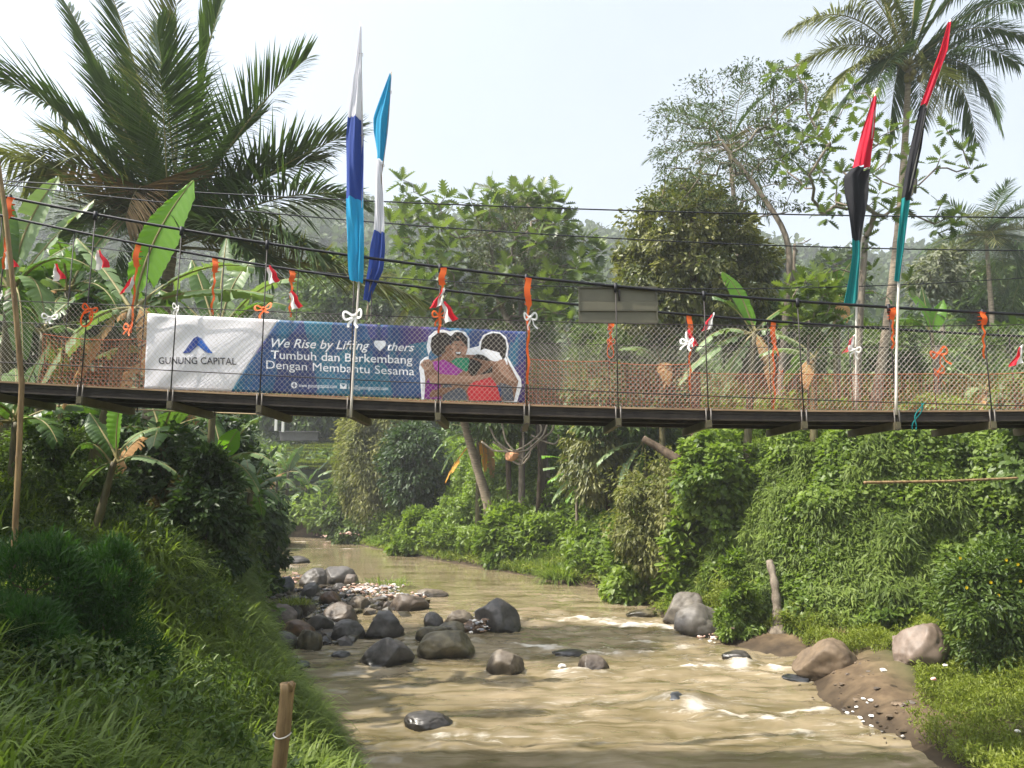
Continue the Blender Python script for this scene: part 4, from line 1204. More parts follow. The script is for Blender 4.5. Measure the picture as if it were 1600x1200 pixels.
def frond(parent, p0, p1, p2, Lm, m, r, nl=62, hang=.25, org=None, lift=.25, name='frond'):
    mb = MB(); p0, p1, p2 = (np.asarray(q, float) for q in (p0, p1, p2))
    t = np.linspace(0, 1, 24); c = bez(p0, p1, p2, t)
    L = np.linalg.norm(np.diff(c, axis=0), axis=1).sum()
    mb.tube(c, np.linspace(.035, .006, 24) * L / 5, 5, .6, 1, cap=False)
    tt = np.linspace(.13, .995, nl) + r.normal(size=nl) * .004
    c = bez(p0, p1, p2, tt); tg = unit(bez(p0, p1, p2, tt + .01) - c)
    up = np.array([0, 0, 1.0]) + .01
    sd = unit(np.cross(tg, np.broadcast_to(up, tg.shape)))
    # keep the side continuous along the curve
    nr = np.cross(sd, tg)
    for s in (-1, 1):
        a = np.radians(np.interp(tt, [0.1, .5, 1], [86, 66, 26])) + r.normal(size=nl) * .06
        d = np.cos(a)[:, None] * tg + np.sin(a)[:, None] * (s * sd * 1.0 + nr * lift)
        ln = Lm * np.interp(tt, [.1, .22, .45, .8, 1], [.42, .8, 1, .72, .34]) * (1 + .12 * r.normal(size=nl))
        hg = hang * .6 * (1 + .5 * r.normal(size=nl)) * (.55 + .6 * tt)
        keep = r.random(nl) > .04
        blades(mb, c[keep], d[keep], ln[keep], (.050 + .004 * Lm) * (.8 + .4 * r.random(keep.sum())), np.maximum(hg[keep], 0), np.clip(.15 + .65 * r.random(keep.sum()), 0, 1), 3, 0)
    return mb.build(name, [m, M_rach], parent)


def palm(label, base, crown, fr, r, Lm, r0, bend=(0, 0, 0), group='coconut palms', nuts=0, nl=60, D=None):
    """fr: (tip px, ctrl px, tip depth shift, ctrl depth shift, material, hang) in photo pixels at the crown's depth, or world offsets"""
    base = np.asarray(base, float); crown = np.asarray(crown, float)
    root = empty('coconut_palm', base, label, 'palm tree', group)
    k = np.linspace(0, 1, 40)
    tr = base + (crown - base) * k[:, None] + np.array(bend) * np.sin(k * math.pi)[:, None]
    rad = r0 * (1 - .42 * k) * (1 + .6 * np.exp(-k * 22)) * (1 + .05 * np.sin(np.arange(40) * 2.4))
    mb = MB(); mb.tube(tr, rad, 12); mb.build('trunk', M_ptr, root)
    for q in fr:
        if isinstance(q[0], tuple):
            tip = P(*q[0], crown[1] + q[2]); ct = P(*q[1], crown[1] + q[3]); m, hg = q[4], q[5]
        else:
            az, el, ln, dr, m, hg = q
            h = np.array([math.cos(az), math.sin(az), 0]); ct = crown + ln * .55 * (h * math.cos(el) + np.array([0, 0, math.sin(el)]))
            tip = ct + ln * .55 * (h * math.cos(el - dr) + np.array([0, 0, math.sin(el - dr)]))
        frond(root, crown + r.normal(size=3) * r0 * .4, ct, tip, Lm, LM[m], r, nl, hg)
    for _ in range(nuts):
        v = IV * np.array([.12, .12, .15]) + crown + [r.normal() * .3, -.25 + r.normal() * .15, -.35 + r.normal() * .2]
        mb = MB(); mb.add(v, IF, .5); mb.build('coconut', mat('coconut_husk', (.17, .14, .04), .6) if 'coconut_husk' not in bpy.data.materials else bpy.data.materials['coconut_husk'], root)
    return root


def ring_fronds(n, r, ln, mats=('palm',), lo=-.5, hi=1.3, hang=.3):
    out = []
    for i in range(n):
        f = (i + .5) / n; el = hi + (lo - hi) * f
        out.append((i * 2.39996 + r.normal() * .15, el, ln * (.85 + .25 * r.random()) * (1 - .15 * (f < .2)), .5 + .75 * f + .2 * r.random(), mats[int(r.random() * len(mats))] if f > .25 else mats[0], hang * (1 + .8 * f)))
    return out


r1 = np.random.default_rng(11)
c = P(268, 392, 19); b = np.array([c[0] - .5, 19.3, gz(c[0] - .5, 19.3)])
palm('huge dark green palm with upright fronds towering over the banana plants at left', b, c, [
    ((-6, 118), (118, 158), -1, -.6, 'palm', .45), ((106, 10), (204, 185), 1.2, .5, 'palm', .2), ((168, -24), (236, 150), 1.8, 1, 'palm', .2), ((246, 52), (268, 190), -1.6, -1.3, 'palm', .12),
    ((274, 2), (282, 160), .8, .4, 'palml', .15), ((348, -4), (292, 165), .6, .5, 'palm', .22), ((480, 90), (345, 212), .2, .2, 'palm', .28), ((556, 205), (404, 262), .5, .3, 'palm', .35),
    ((556, 305), (430, 285), -.8, -.4, 'palm', .55), ((500, 400), (420, 320), -1.4, -.8, 'palm', .6), ((642, 462), (480, 395), -.6, -.5, 'palml', .5), ((-10, 238), (105, 262), .4, .2, 'palml', .7),
    ((48, 276), (120, 195), -.6, -.8, 'palml', .8), ((196, 345), (226, 215), -2.2, -1.3, 'palmd', .35), ((96, 360), (160, 270), -.8, -.8, 'palm', .6), ((150, 130), (228, 235), -1.0, -.5, 'palm', .2),
    ((420, 430), (350, 330), -1.5, -1, 'palm', .5), ((210, 110), (256, 210), 1.6, .8, 'palml', .2), ((400, 190), (330, 250), 1.4, .8, 'palm', .3), ((90, 210), (190, 260), 1.5, .8, 'palm', .4),
     ((250, 110), (262, 240), -2.6, -1.8, 'palm', .15), ((500, 250), (390, 270), 1.2, .6, 'palm', .4), ((180, 420), (205, 300), -2, -1, 'palm', .4)], r1, 2.05, .24, nl=120)
c = P(1420, 108, 30); b = P(1362, 640, 30); b[2] = gz(b[0], b[1]) - .1
palm('tall slender coconut palm with pale ringed trunk and drooping fronds at upper right', b, c, [
    ((1232, 48), (1335, -25), -.8, -.5, 'palml', .9), ((1240, 104), (1345, 32), .6, .3, 'palml', .8), ((1272, 185), (1350, 45), -1.2, -.6, 'palml', .9), ((1290, 200), (1378, 60), .8, .4, 'palm', .8),
    ((1366, 150), (1388, 55), -1.4, -.6, 'palm', .7), ((1604, 60), (1505, 10), -.4, 0, 'palm', .8), ((1590, 100), (1510, 42), .8, .3, 'palm', .8), ((1560, 190), (1532, 55), -.6, -.3, 'palm', .8), ((1526, 224), (1508, 80), .7, .3, 'palm', .8),
    ((1476, 170), (1470, 70), -1.6, -.8, 'palml', .9), ((1440, -110), (1428, 0), .4, 0, 'palm', .25), ((1385, -110), (1405, 0), .6, 0, 'palm', .25), ((1330, -90), (1385, -20), .8, 0, 'palml', .5), ((1500, -90), (1455, -10), .3, 0, 'palm', .3),
    ((1570, -30), (1490, -50), -.6, 0, 'palm', .6), ((1290, -30), (1360, -60), -.9, -.5, 'palml', .6), ((1620, 10), (1520, -20), .5, 0, 'palm', .8), ((1440, 190), (1436, 60), 1.4, .6, 'palm', .7), ((1390, 210), (1400, 70), 1.2, .5, 'palm', .7)], r1, 1.35, .20, (.25, 0, 0), nuts=9, nl=120)
c = P(1541, 372, 50); b = np.array([c[0] - .2, 50, gz(c[0], 50) - .2])
palm('round crowned coconut palm on the hazy slope at right', b, c, ring_fronds(32, r1, 4.4, ('palm', 'palm', 'palml')), r1, 1.5, .2, nl=60)
c = P(1612, 420, 52); b = np.array([c[0], 52, gz(c[0], 52) - .2])
palm('coconut palm cut off by the right edge of the photo', b, c, ring_fronds(22, r1, 4.6, ('palm',)), r1, 1.5, .2, nl=50)
c = P(1140, 232, 40); b = np.array([c[0] + .6, 40, gz(c[0] + .6, 40) - .2])
palm('coconut palm half hidden behind the feathery tree at right', b, c, ring_fronds(19, r1, 5.2, ('palm', 'palm', 'palmd')), r1, 1.0, .2, nl=50)
c = P(804, 330, 50); b = np.array([c[0], 50, gz(c[0], 50) - .2])
palm('small distant palm poking out above the breadfruit leaves in the centre', b, c, ring_fronds(13, r1, 3.2, ('palml',), .1, 1.4), r1, .8, .16, nl=40)
DP = DD(768, 31); c = P(686, 468, DP - 1); b = P(768, 802, DP)
palm('leaning coconut palm whose bare trunk slants out under the bridge in the centre', b, c, [((545, 446), (620, 405), -.5, -.3, 'palml', .9), ((600, 540), (640, 440), .5, .2, 'palml', .8), ((760, 470), (730, 420), -.5, -.3, 'palm', .8), ((738, 520), (716, 430), .4, .2, 'palm', .8),
     ((655, 570), (664, 450), -.8, -.4, 'palm', .7), ((700, 560), (704, 440), .9, .4, 'palm', .7), ((640, 410), (668, 420), 1.2, .6, 'palm', .4), ((730, 400), (702, 420), 1, .5, 'palm', .4)], r1, 1.25, .28, (-.3, 0, 0), nl=70)


# ---------------------------------------------------------------- banana plants
def banana_leaf(parent, p0, p1, p2, W, m, r, tears=9, fold=.35, name='leaf'):
    mb = MB(); p0, p1, p2 = (np.asarray(q, float) for q in (p0, p1, p2))
    n = 44; t = np.linspace(0, 1, n); c = bez(p0, p1, p2, t); L = np.linalg.norm(np.diff(c, axis=0), axis=1).sum()
    mb.tube(c, np.linspace(.028, .006, n) * (.6 + .3 * L), 5, .9, 1, cap=False)
    tt = np.linspace(.14, 1, n); cc = bez(p0, p1, p2, tt); tg = unit(np.gradient(cc, axis=0))
    ref = np.array([0, 0, 1.0]) if abs(unit(p2 - p0)[2]) < .82 else unit(np.array([0, -1.0, .25]) + r.normal(size=3) * .3)
    sd = unit(np.cross(tg, np.broadcast_to(ref, tg.shape))); nr = np.cross(sd, tg)
    u = (tt - .14) / .86; w_ = W * .5 * np.clip(np.sin(np.pi * np.clip(u * .97 + .012, 0, 1)), 0, 1) ** .42 * np.interp(u, [0, .1, .6, 1], [.55, .9, 1, .75])
    for s in (-1, 1):
        cuts = np.sort(r.choice(np.arange(4, n - 3), tears, replace=False)) if tears else np.array([], int)
        ed = np.r_[0, cuts, n - 1]
        for a, b_ in zip(ed[:-1], ed[1:]):
            if b_ - a < 1: continue
            i = np.arange(a, b_ + 1); f = fold + r.normal() * .16 * (tears > 0); dr = (.10 + .25 * r.random()) * W * (tears > 0)
            gap = np.zeros(len(i)); 
            if tears: gap[0] = .35; gap[-1] = -.35
            V = []
            for q in (0, .35, .7, 1):
                sh = tg[i] * (gap * q * L / n)[:, None]
                rip = .018 * W * np.sin(i * 1.9 + s) * q
                V.append(cc[i] + sh + sd[i] * (s * q * w_[i])[:, None] * math.cos(f) + nr[i] * (q * w_[i] * math.sin(f) + rip)[:, None] - np.array([0, 0, 1]) * (dr * q ** 2))
            v = np.clip(.35 + .35 * r.random() + .1 * np.sin(i * 2.1), 0, 1)
            mb.grid(np.array(V) if s > 0 else np.array(V)[:, ::-1], np.tile(v, 4))
    return mb.build(name, [m, M_rach], parent)


def banana(label, base, top, leaves, r, r0=.11, group='banana plants', sc_=1.0):
    if sc_ > 1.03: r0 = r0 * sc_
    base = np.asarray(base, float); top = np.asarray(top, float)
    root = empty('banana_plant', base, label, 'banana plant', group)
    k = np.linspace(0, 1, 14)[:, None]
    mb = MB(); mb.tube(base + (top - base) * k + np.array([0, .0, .0]) * k, np.linspace(r0, r0 * .6, 14) * (1 + .05 * np.sin(np.arange(14) * 1.7)), 10); mb.build('stem', M_bst, root)
    for q in leaves:
        if isinstance(q[0], tuple):
            tip = P(*q[0], top[1] + q[2]); ct = P(*q[1], top[1] + q[2] * .4); W, m, te = q[3] * sc_, q[4], q[5]
        else:
            az, el, ln, dr, W, m, te = q; ln = ln * sc_; W = W * sc_
            h = np.array([math.cos(az), math.sin(az), 0]); ct = top + ln * .55 * (h * math.cos(el) + np.array([0, 0, math.sin(el)])); tip = ct + ln * .52 * (h * math.cos(el - dr) + np.array([0, 0, math.sin(el - dr)]))
        banana_leaf(root, top + r.normal(size=3) * .03, ct, tip, W, LM[m], r, te, fold=.1 + .3 * r.random())
    return root


def ring_leaves(n, r, ln, W, mats=('ban', 'bang', 'ban')):
    return [(i * 2.4 + r.normal() * .3, 1.35 - 1.5 * (i + .5) / n + r.normal() * .1, ln * (.8 + .35 * r.random()), .5 + .9 * i / n + .2 * r.random(), W, 'band' if (i == n - 1 and r.random() < .6) else mats[i % len(mats)], int(r.integers(3, 13))) for i in range(n)]


r2 = np.random.default_rng(23)


def onground(px, py, D, dz=0.):
    p = P(px, py, D); p[2] = gz(p[0], p[1]) + dz; return p


banana('banana plant with one tall upright lime green leaf left of the banner', onground(136, 700, 13), P(208, 484, 12.8), [
    ((303, 281), (226, 372), -.3, .74, 'banl', 2), ((398, 418), (300, 398), .5, .52, 'bang', 6), ((428, 462), (310, 436), .3, .45, 'bang', 5), ((56, 615), (128, 470), -.5, .50, 'bang', 9),
    ((95, 640), (170, 470), -.2, .45, 'band', 10), ((235, 610), (242, 470), -.3, .40, 'band', 10), ((120, 372), (165, 420), .8, .50, 'bang', 8), ((300, 500), (250, 440), .4, .4, 'ban', 6)], r2, .13)
banana('big banana plant with broad dark leaves at the far left edge', onground(0, 760, 13.6), P(16, 455, 13.6), [
    ((92, 276), (30, 350), .3, .55, 'bang', 3), ((-14, 268), (6, 350), -.2, .6, 'ban', 3), ((148, 312), (76, 372), .4, .46, 'bang', 8), ((150, 425), (84, 370), -.3, .55, 'ban', 8), ((70, 500), (60, 395), -.4, .60, 'bang', 5),
    ((-80, 400), (-40, 350), .2, .6, 'ban', 5), ((36, 560), (34, 420), -.6, .5, 'ban', 9), ((120, 380), (70, 400), .8, .5, 'ban', 4), ((-60, 540), (-30, 420), -.4, .5, 'ban', 7)], r2, .15)
banana('small banana plant under the bridge with one bright rolled leaf standing up', onground(146, 840, 11.9), P(178, 722, 11.9), [
    ((196, 606), (178, 655), -.1, .56, 'banl', 0), ((140, 645), (160, 672), .3, .42, 'ban', 2), ((276, 738), (225, 698), -.1, .34, 'bang', 5), ((112, 712), (138, 668), -.2, .36, 'ban', 4), ((250, 668), (205, 672), .6, .32, 'bang', 5), ((120, 770), (150, 720), .2, .2, 'bang', 5)], r2, .075)
banana('banana plant with a short paddle leaf above torn leaves under the white banner end', onground(342, 800, 16.5), P(350, 720, 16.5), [
    ((372, 672), (352, 695), -.2, .50, 'banl', 0), ((296, 662), (325, 672), .3, .5, 'bang', 7), ((410, 650), (380, 662), .3, .5, 'bang', 8), ((428, 725), (392, 692), -.3, .45, 'bang', 10), ((286, 728), (318, 692), -.2, .45, 'ban', 8), ((405, 768), (380, 715), -.4, .4, 'ban', 8), ((330, 640), (340, 680), .7, .45, 'ban', 5), ((310, 770), (330, 720), -.5, .4, 'band', 9)], r2, .13)
banana('banana plant spreading wide pale leaves behind the upper left banner edge', onground(330, 690, 15.2), P(338, 535, 15.2), [
    ((248, 452), (296, 470), .2, .5, 'ban', 6), ((398, 404), (352, 440), .4, .48, 'bang', 5), ((472, 436), (400, 428), .2, .48, 'bang', 9), ((448, 478), (390, 455), -.3, .45, 'ban', 8), ((300, 405), (318, 450), .7, .5, 'ban', 4), ((355, 368), (344, 440), .8, .5, 'ban', 3), ((240, 510), (290, 480), -.3, .45, 'ban', 8)], r2, .09)
for lab, px, py, D, tp, ln, W in [('dark banana plant in the thick grove behind the two left bananas', 100, 690, 17, 455, 2.3, .6), ('banana plant between the leaning trunk and the dark grove at left', 62, 700, 15.5, 520, 1.9, .5), ('banana plant hidden behind the logo on the banner', 262, 700, 17.5, 560, 2.2, .55),
                               ('banana plant in the shade below the deck left of the paddle leafed one', 250, 790, 15.5, 680, 1.7, .5), ('banana plant at the bank corner right of the paddle leafed one', 385, 820, 20, 770, 1.3, .42), ('low banana plant below the deck at the far left edge', 20, 800, 12.2, 660, 1.6, .5),
                               ('banana plant beneath the blue banner part on the left bank', 330, 740, 20, 640, 2.0, .5)]:
    banana(lab, onground(px, py, D), P(px + 6, tp, D), ring_leaves(8, r2, ln, W), r2, .12)
banana('banana plant with an orange yellow hanging leaf beside the leaning trunk', onground(748, 790, DD(748, 29.5)), P(748, 682, DD(748, 29.5)), [((676, 715), (705, 668), -.3, .5, 'bang', 11), ((690, 738), (712, 690), -.5, .5, 'ban', 11), ((696, 752), (722, 700), -.8, .40, 'bano', 3), ((760, 625), (752, 655), .3, .6, 'banl', 3), ((738, 612), (742, 655), .6, .5, 'ban', 4),
     ((690, 668), (718, 655), .4, .5, 'bang', 12), ((800, 715), (776, 668), .3, .5, 'ban', 8), ((770, 745), (766, 690), -.5, .4, 'band', 8), ((758, 735), (756, 690), -.7, .3, 'bano', 5)], r2, .15, sc_=DD(748, 29.5) / 29.5)
banana('banana plant fanning lit leaves to the left on the sunny bank', onground(918, 800, DD(918, 26)), P(918, 736, DD(918, 26)), [((846, 712), (880, 712), -.3, .42, 'banl', 5), ((848, 732), (880, 726), -.3, .36, 'bang', 5), ((856, 752), (885, 732), -.5, .40, 'banl', 6), ((862, 786), (890, 742), -.6, .36, 'bang', 5), ((884, 784), (900, 748), -.7, .40, 'banl', 4), ((908, 790), (912, 752), -.8, .34, 'bang', 3), ((960, 700), (940, 712), .3, .4, 'ban', 5), ((920, 690), (919, 715), .5, .4, 'ban', 4)], r2, .1, sc_=DD(918, 26) / 26)
banana('banana plant with a single broad leaf slanting left under the deck', onground(1010, 760, DD(1010, 24)), P(1006, 690, DD(1010, 24)), [((932, 724), (970, 688), -.5, .5, 'bang', 3), ((968, 760), (985, 705), -.6, .36, 'bang', 6), ((1050, 700), (1030, 680), .3, .4, 'ban', 5), ((1010, 650), (1008, 670), .4, .4, 'ban', 3), ((990, 770), (1000, 720), -.4, .3, 'ban', 6)], r2, .1, sc_=DD(1010, 24) / 24)
banana('banana plant right of the sign board with a long leaf arching left', onground(1152, 650, DD(1152, 19.5)), P(1178, 520, DD(1152, 19.5)), [((1128, 424), (1160, 452), -.2, .44, 'banl', 2), ((1112, 462), (1150, 472), .3, .42, 'ban', 5), ((1088, 545), (1125, 498), -.3, .48, 'bang', 6), ((1060, 600), (1120, 520), -.5, .46, 'bang', 8), ((1158, 466), (1172, 490), .3, .30, 'banl', 0), ((1252, 470), (1215, 478), .4, .44, 'ban', 6), ((1262, 560), (1218, 502), -.2, .45, 'bang', 8), ((1126, 620), (1150, 540), -.6, .4, 'bang', 9), ((1205, 610), (1198, 530), -.6, .36, 'band', 8)], r2, .13, sc_=DD(1152, 19.5) / 19.5)
banana('young banana plant with two upright lime leaves right of the tallest flag pole', onground(1462, 540, 31), P(1455, 520, 31), [((1420, 455), (1448, 478), -.2, .55, 'banl', 2), ((1474, 468), (1458, 495), .1, .75, 'banl', 1), ((1395, 500), (1428, 490), .2, .5, 'ban', 5), ((1510, 500), (1480, 490), .2, .5, 'ban', 6), ((1440, 448), (1448, 480), .4, .5, 'ban', 2)], r2, .13)
for lab, px, py, D, tp, ln, W in [('banana plant between the two rear flag poles and the sign board', 1268, 640, 22, 560, 1.7, .42), ('small banana plant on the grass at the right edge', 1536, 640, 22, 610, 1.4, .36), ('banana plant behind the orange net below the sign board', 1030, 640, 22, 570, 1.8, .45), ('banana plant left of the terraced field, leftmost of the distant three', 428, 800, 62, 752, 2.7, .75),
                               ('banana plant left of the terraced field, rightmost of the distant three', 474, 800, 64, 764, 2.6, .75), ('banana plant left of the terraced field, middle of the distant three', 446, 800, 68, 738, 3.2, .85), ('distant banana plant right of the terraced field against the bamboo', 540, 790, 68, 740, 2.6, .7), ('banana plant among the shrubs behind the spread black flag', 1300, 560, 28, 470, 2.2, .55)]:
    D2 = DD(px, D); banana(lab, onground(px, py, D2), P(px + 4, tp, D2), ring_leaves(8, r2, ln, W), r2, .12 if D < 40 else .2, sc_=D2 / D)
# ---------------------------------------------------------------- broadleaf trees
def tree(name, label, base, trunk, tg, r, leaf, r0=.2, rt=.012, bk=M_barkg, cat='tree', group=None, kink=.12, ptrunk=.35):
    """leaf: dict(n, rad, L, W, m, tm, flat, droop)"""
    base = np.asarray(base, float); root = empty(name, base, label, cat, group)
    mb = MB(); grow(mb, trunk, tg, r, r0, rt, kink, ptrunk); mb.build('trunk', bk, root)
    mb = MB(); foliage(mb, tg, leaf['rad'] * (.45 + .95 * r.random(len(tg)) ** 1.4), leaf['n'], leaf['L'], leaf['W'], r, leaf.get('tm', O_LEAF), leaf.get('flat', .8), leaf.get('droop', .3), up=leaf.get('up', .7))
    mb.build('crown', LM[leaf['m']], root)
    return root


def path(pix, D):
    return np.array([P(q[0], q[1], D + (q[2] if len(q) > 2 else 0)) for q in pix])


def smooth(p, n):
    p = np.asarray(p, float); s = np.r_[0, np.cumsum(np.linalg.norm(np.diff(p, axis=0), axis=1))]
    u = np.linspace(0, s[-1], n); q = np.stack([np.interp(u, s, p[:, k]) for k in range(3)], -1)
    for _ in range(2): q[1:-1] = .25 * q[:-2] + .5 * q[1:-1] + .25 * q[2:]
    return q


r3 = np.random.default_rng(31)
# airy tree, flat sprays of fine leaves
poly = [(1012, 300), (1030, 250), (1020, 180), (1050, 145), (1085, 100), (1110, 120), (1180, 100), (1235, 95), (1290, 140), (1290, 230), (1250, 330), (1200, 320), (1150, 350), (1080, 330), (1030, 325)]
tg = poly_targets(poly, 130, 27, 3.0, r3, 9)
b = onground(1212, 650, 27)
tree('feathery_tree', 'tall open crowned tree with fine feathery sprays leaning left over the round tree', b, smooth(np.vstack([b, path([(1228, 480), (1236, 400), (1228, 360), (1180, 290, .3), (1130, 225, .4)], 27)]), 26), tg, r3,
     dict(n=75, rad=.62, L=.15, W=.055, m='airy', tm=Q_LEAF, flat=.30, droop=.15, up=1.3), .16, .011, M_barkg, kink=.3)
# dense rounded tree
poly = [(968, 400), (990, 372), (982, 345), (1012, 335), (1005, 312), (1045, 302), (1055, 275), (1085, 290), (1115, 286), (1140, 325), (1180, 340), (1175, 375), (1212, 400), (1200, 440), (1190, 500), (1100, 520), (985, 510), (965, 450)]
tg = poly_targets(poly, 215, 30, 3.2, r3, 8)
b = onground(1085, 640, 30)
tree('round_tree', 'dense rounded tree with drooping yellow green leaves behind the sign board', b, smooth(np.vstack([b, path([(1085, 520), (1083, 420), (1080, 340)], 30)]), 16), tg, r3, dict(n=120, rad=.58, L=.22, W=.115, m='dense', flat=.7, droop=.6), .28, .012, M_barkb, ptrunk=.2)


# breadfruit: rosettes of deeply cut leaves on upturned twigs
def lobed():
    t = np.array([0, .10, .20, .24, .36, .40, .52, .56, .68, .72, .83, .87, 1.0]); w_ = np.array([0, .06, .36, .14, .50, .16, .52, .16, .46, .14, .32, .12, 0])
    sh = np.array([0, 0, .07, 0, .09, 0, .10, 0, .10, 0, .09, 0, 0])
    z = -.10 * t ** 2
    V = np.concatenate([np.stack([t, 0 * t, z], -1), np.stack([t + sh, w_ * .92, z + .10 * w_], -1), np.stack([t + sh, -w_ * .92, z + .10 * w_], -1)])
    k = len(t); Fq = []
    for i in range(k - 1):
        Fq += [[i, i + 1, k + i + 1, k + i], [i + 1, i, 2 * k + i, 2 * k + i + 1]]
    return V, np.array(Fq)


B_LEAF = lobed()


def breadfruit(label, base, trunk, tg, r, L=.52, nl=9, r0=.16, rt=.014):
    base = np.asarray(base, float); root = empty('breadfruit_tree', base, label, 'breadfruit tree', 'breadfruit trees')
    mb = MB(); grow(mb, trunk, tg, r, r0, rt, .22, .3); mb.build('trunk', M_barkg, root)
    mb = MB(); i = np.repeat(np.arange(len(tg)), nl); az = r.random(len(i)) * .5 + np.tile(np.arange(nl) * 2.39996, len(tg)) + np.repeat(r.random(len(tg)) * 6, nl)
    el = np.tile(np.linspace(1.15, -.75, nl), len(tg)) + r.normal(size=len(i)) * .18
    d = np.stack([np.cos(az) * np.cos(el), np.sin(az) * np.cos(el), np.sin(el)], -1)
    up = np.array([0, 0, 1.0]) + d * .0; pos = tg[i] + d * .05 - np.array([0, 0, .22]) * np.tile(np.linspace(0, 1, nl), len(tg))[:, None]
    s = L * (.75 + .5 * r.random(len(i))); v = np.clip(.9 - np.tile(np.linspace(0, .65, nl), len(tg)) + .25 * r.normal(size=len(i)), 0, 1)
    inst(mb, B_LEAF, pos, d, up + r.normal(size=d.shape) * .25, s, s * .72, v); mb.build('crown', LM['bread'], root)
    return root


poly = [(1205, 190), (1222, 110), (1250, 112), (1290, 160), (1330, 130), (1372, 150), (1400, 190), (1430, 170), (1440, 290), (1425, 330), (1370, 380), (1300, 350), (1260, 300), (1210, 250)]
tg = np.vstack([poly_targets(poly, 38, 24, 1.8, r3, 18), path([(1477, 200), (1470, 245), (1505, 235), (1515, 262), (1485, 340), (1460, 350), (1210, 110), (1245, 100), (1345, 395), (1280, 430), (1300, 410), (1250, 440), (1362, 420), (1420, 440), (1490, 350), (1470, 320)], 24)])
b = onground(1334, 640, 24)
breadfruit('breadfruit tree with bare crooked limbs and cut leaves behind the red and black flags', b, smooth(np.vstack([b, path([(1340, 560), (1345, 470), (1350, 420), (1352, 370)], 24)]), 18), tg, r3, .44, 9, .17, .016)
poly = [(590, 300), (625, 275), (680, 305), (740, 300), (770, 290), (830, 285), (895, 300), (900, 360), (945, 390), (950, 440), (860, 500), (720, 500), (640, 500), (600, 400)]
tg = poly_targets(poly, 115, 40, 3.6, r3, 14)
b = onground(862, 640, 41)
breadfruit('breadfruit tree with lit lobed leaves filling the centre above the banner', b, smooth(np.vstack([b, path([(830, 560), (790, 500), (772, 450)], 40)]), 14), tg, r3, .86, 10, .24, .022)
poly = [(840, 470), (900, 440), (960, 470), (950, 520), (850, 520)]
D2 = DD(900, 23); tg = poly_targets(poly, 14, D2, 1.4, r3, 15)
b = onground(900, 680, D2)
breadfruit('low breadfruit sapling just left of the sign board', b, smooth(np.vstack([b, path([(898, 600), (895, 540)], D2)]), 8), tg, r3, .78, 9, .09, .018)
tg = poly_targets([(1225, 440), (1290, 430), (1320, 470), (1300, 510), (1230, 500)], 14, 21, .8, r3, 14)
b = onground(1262, 650, 25)
breadfruit('low breadfruit sapling between the sign board and the spread flag', b, smooth(np.vstack([b, path([(1262, 560), (1264, 500)], 21)]), 8), tg, r3, .5, 9, .06, .012)

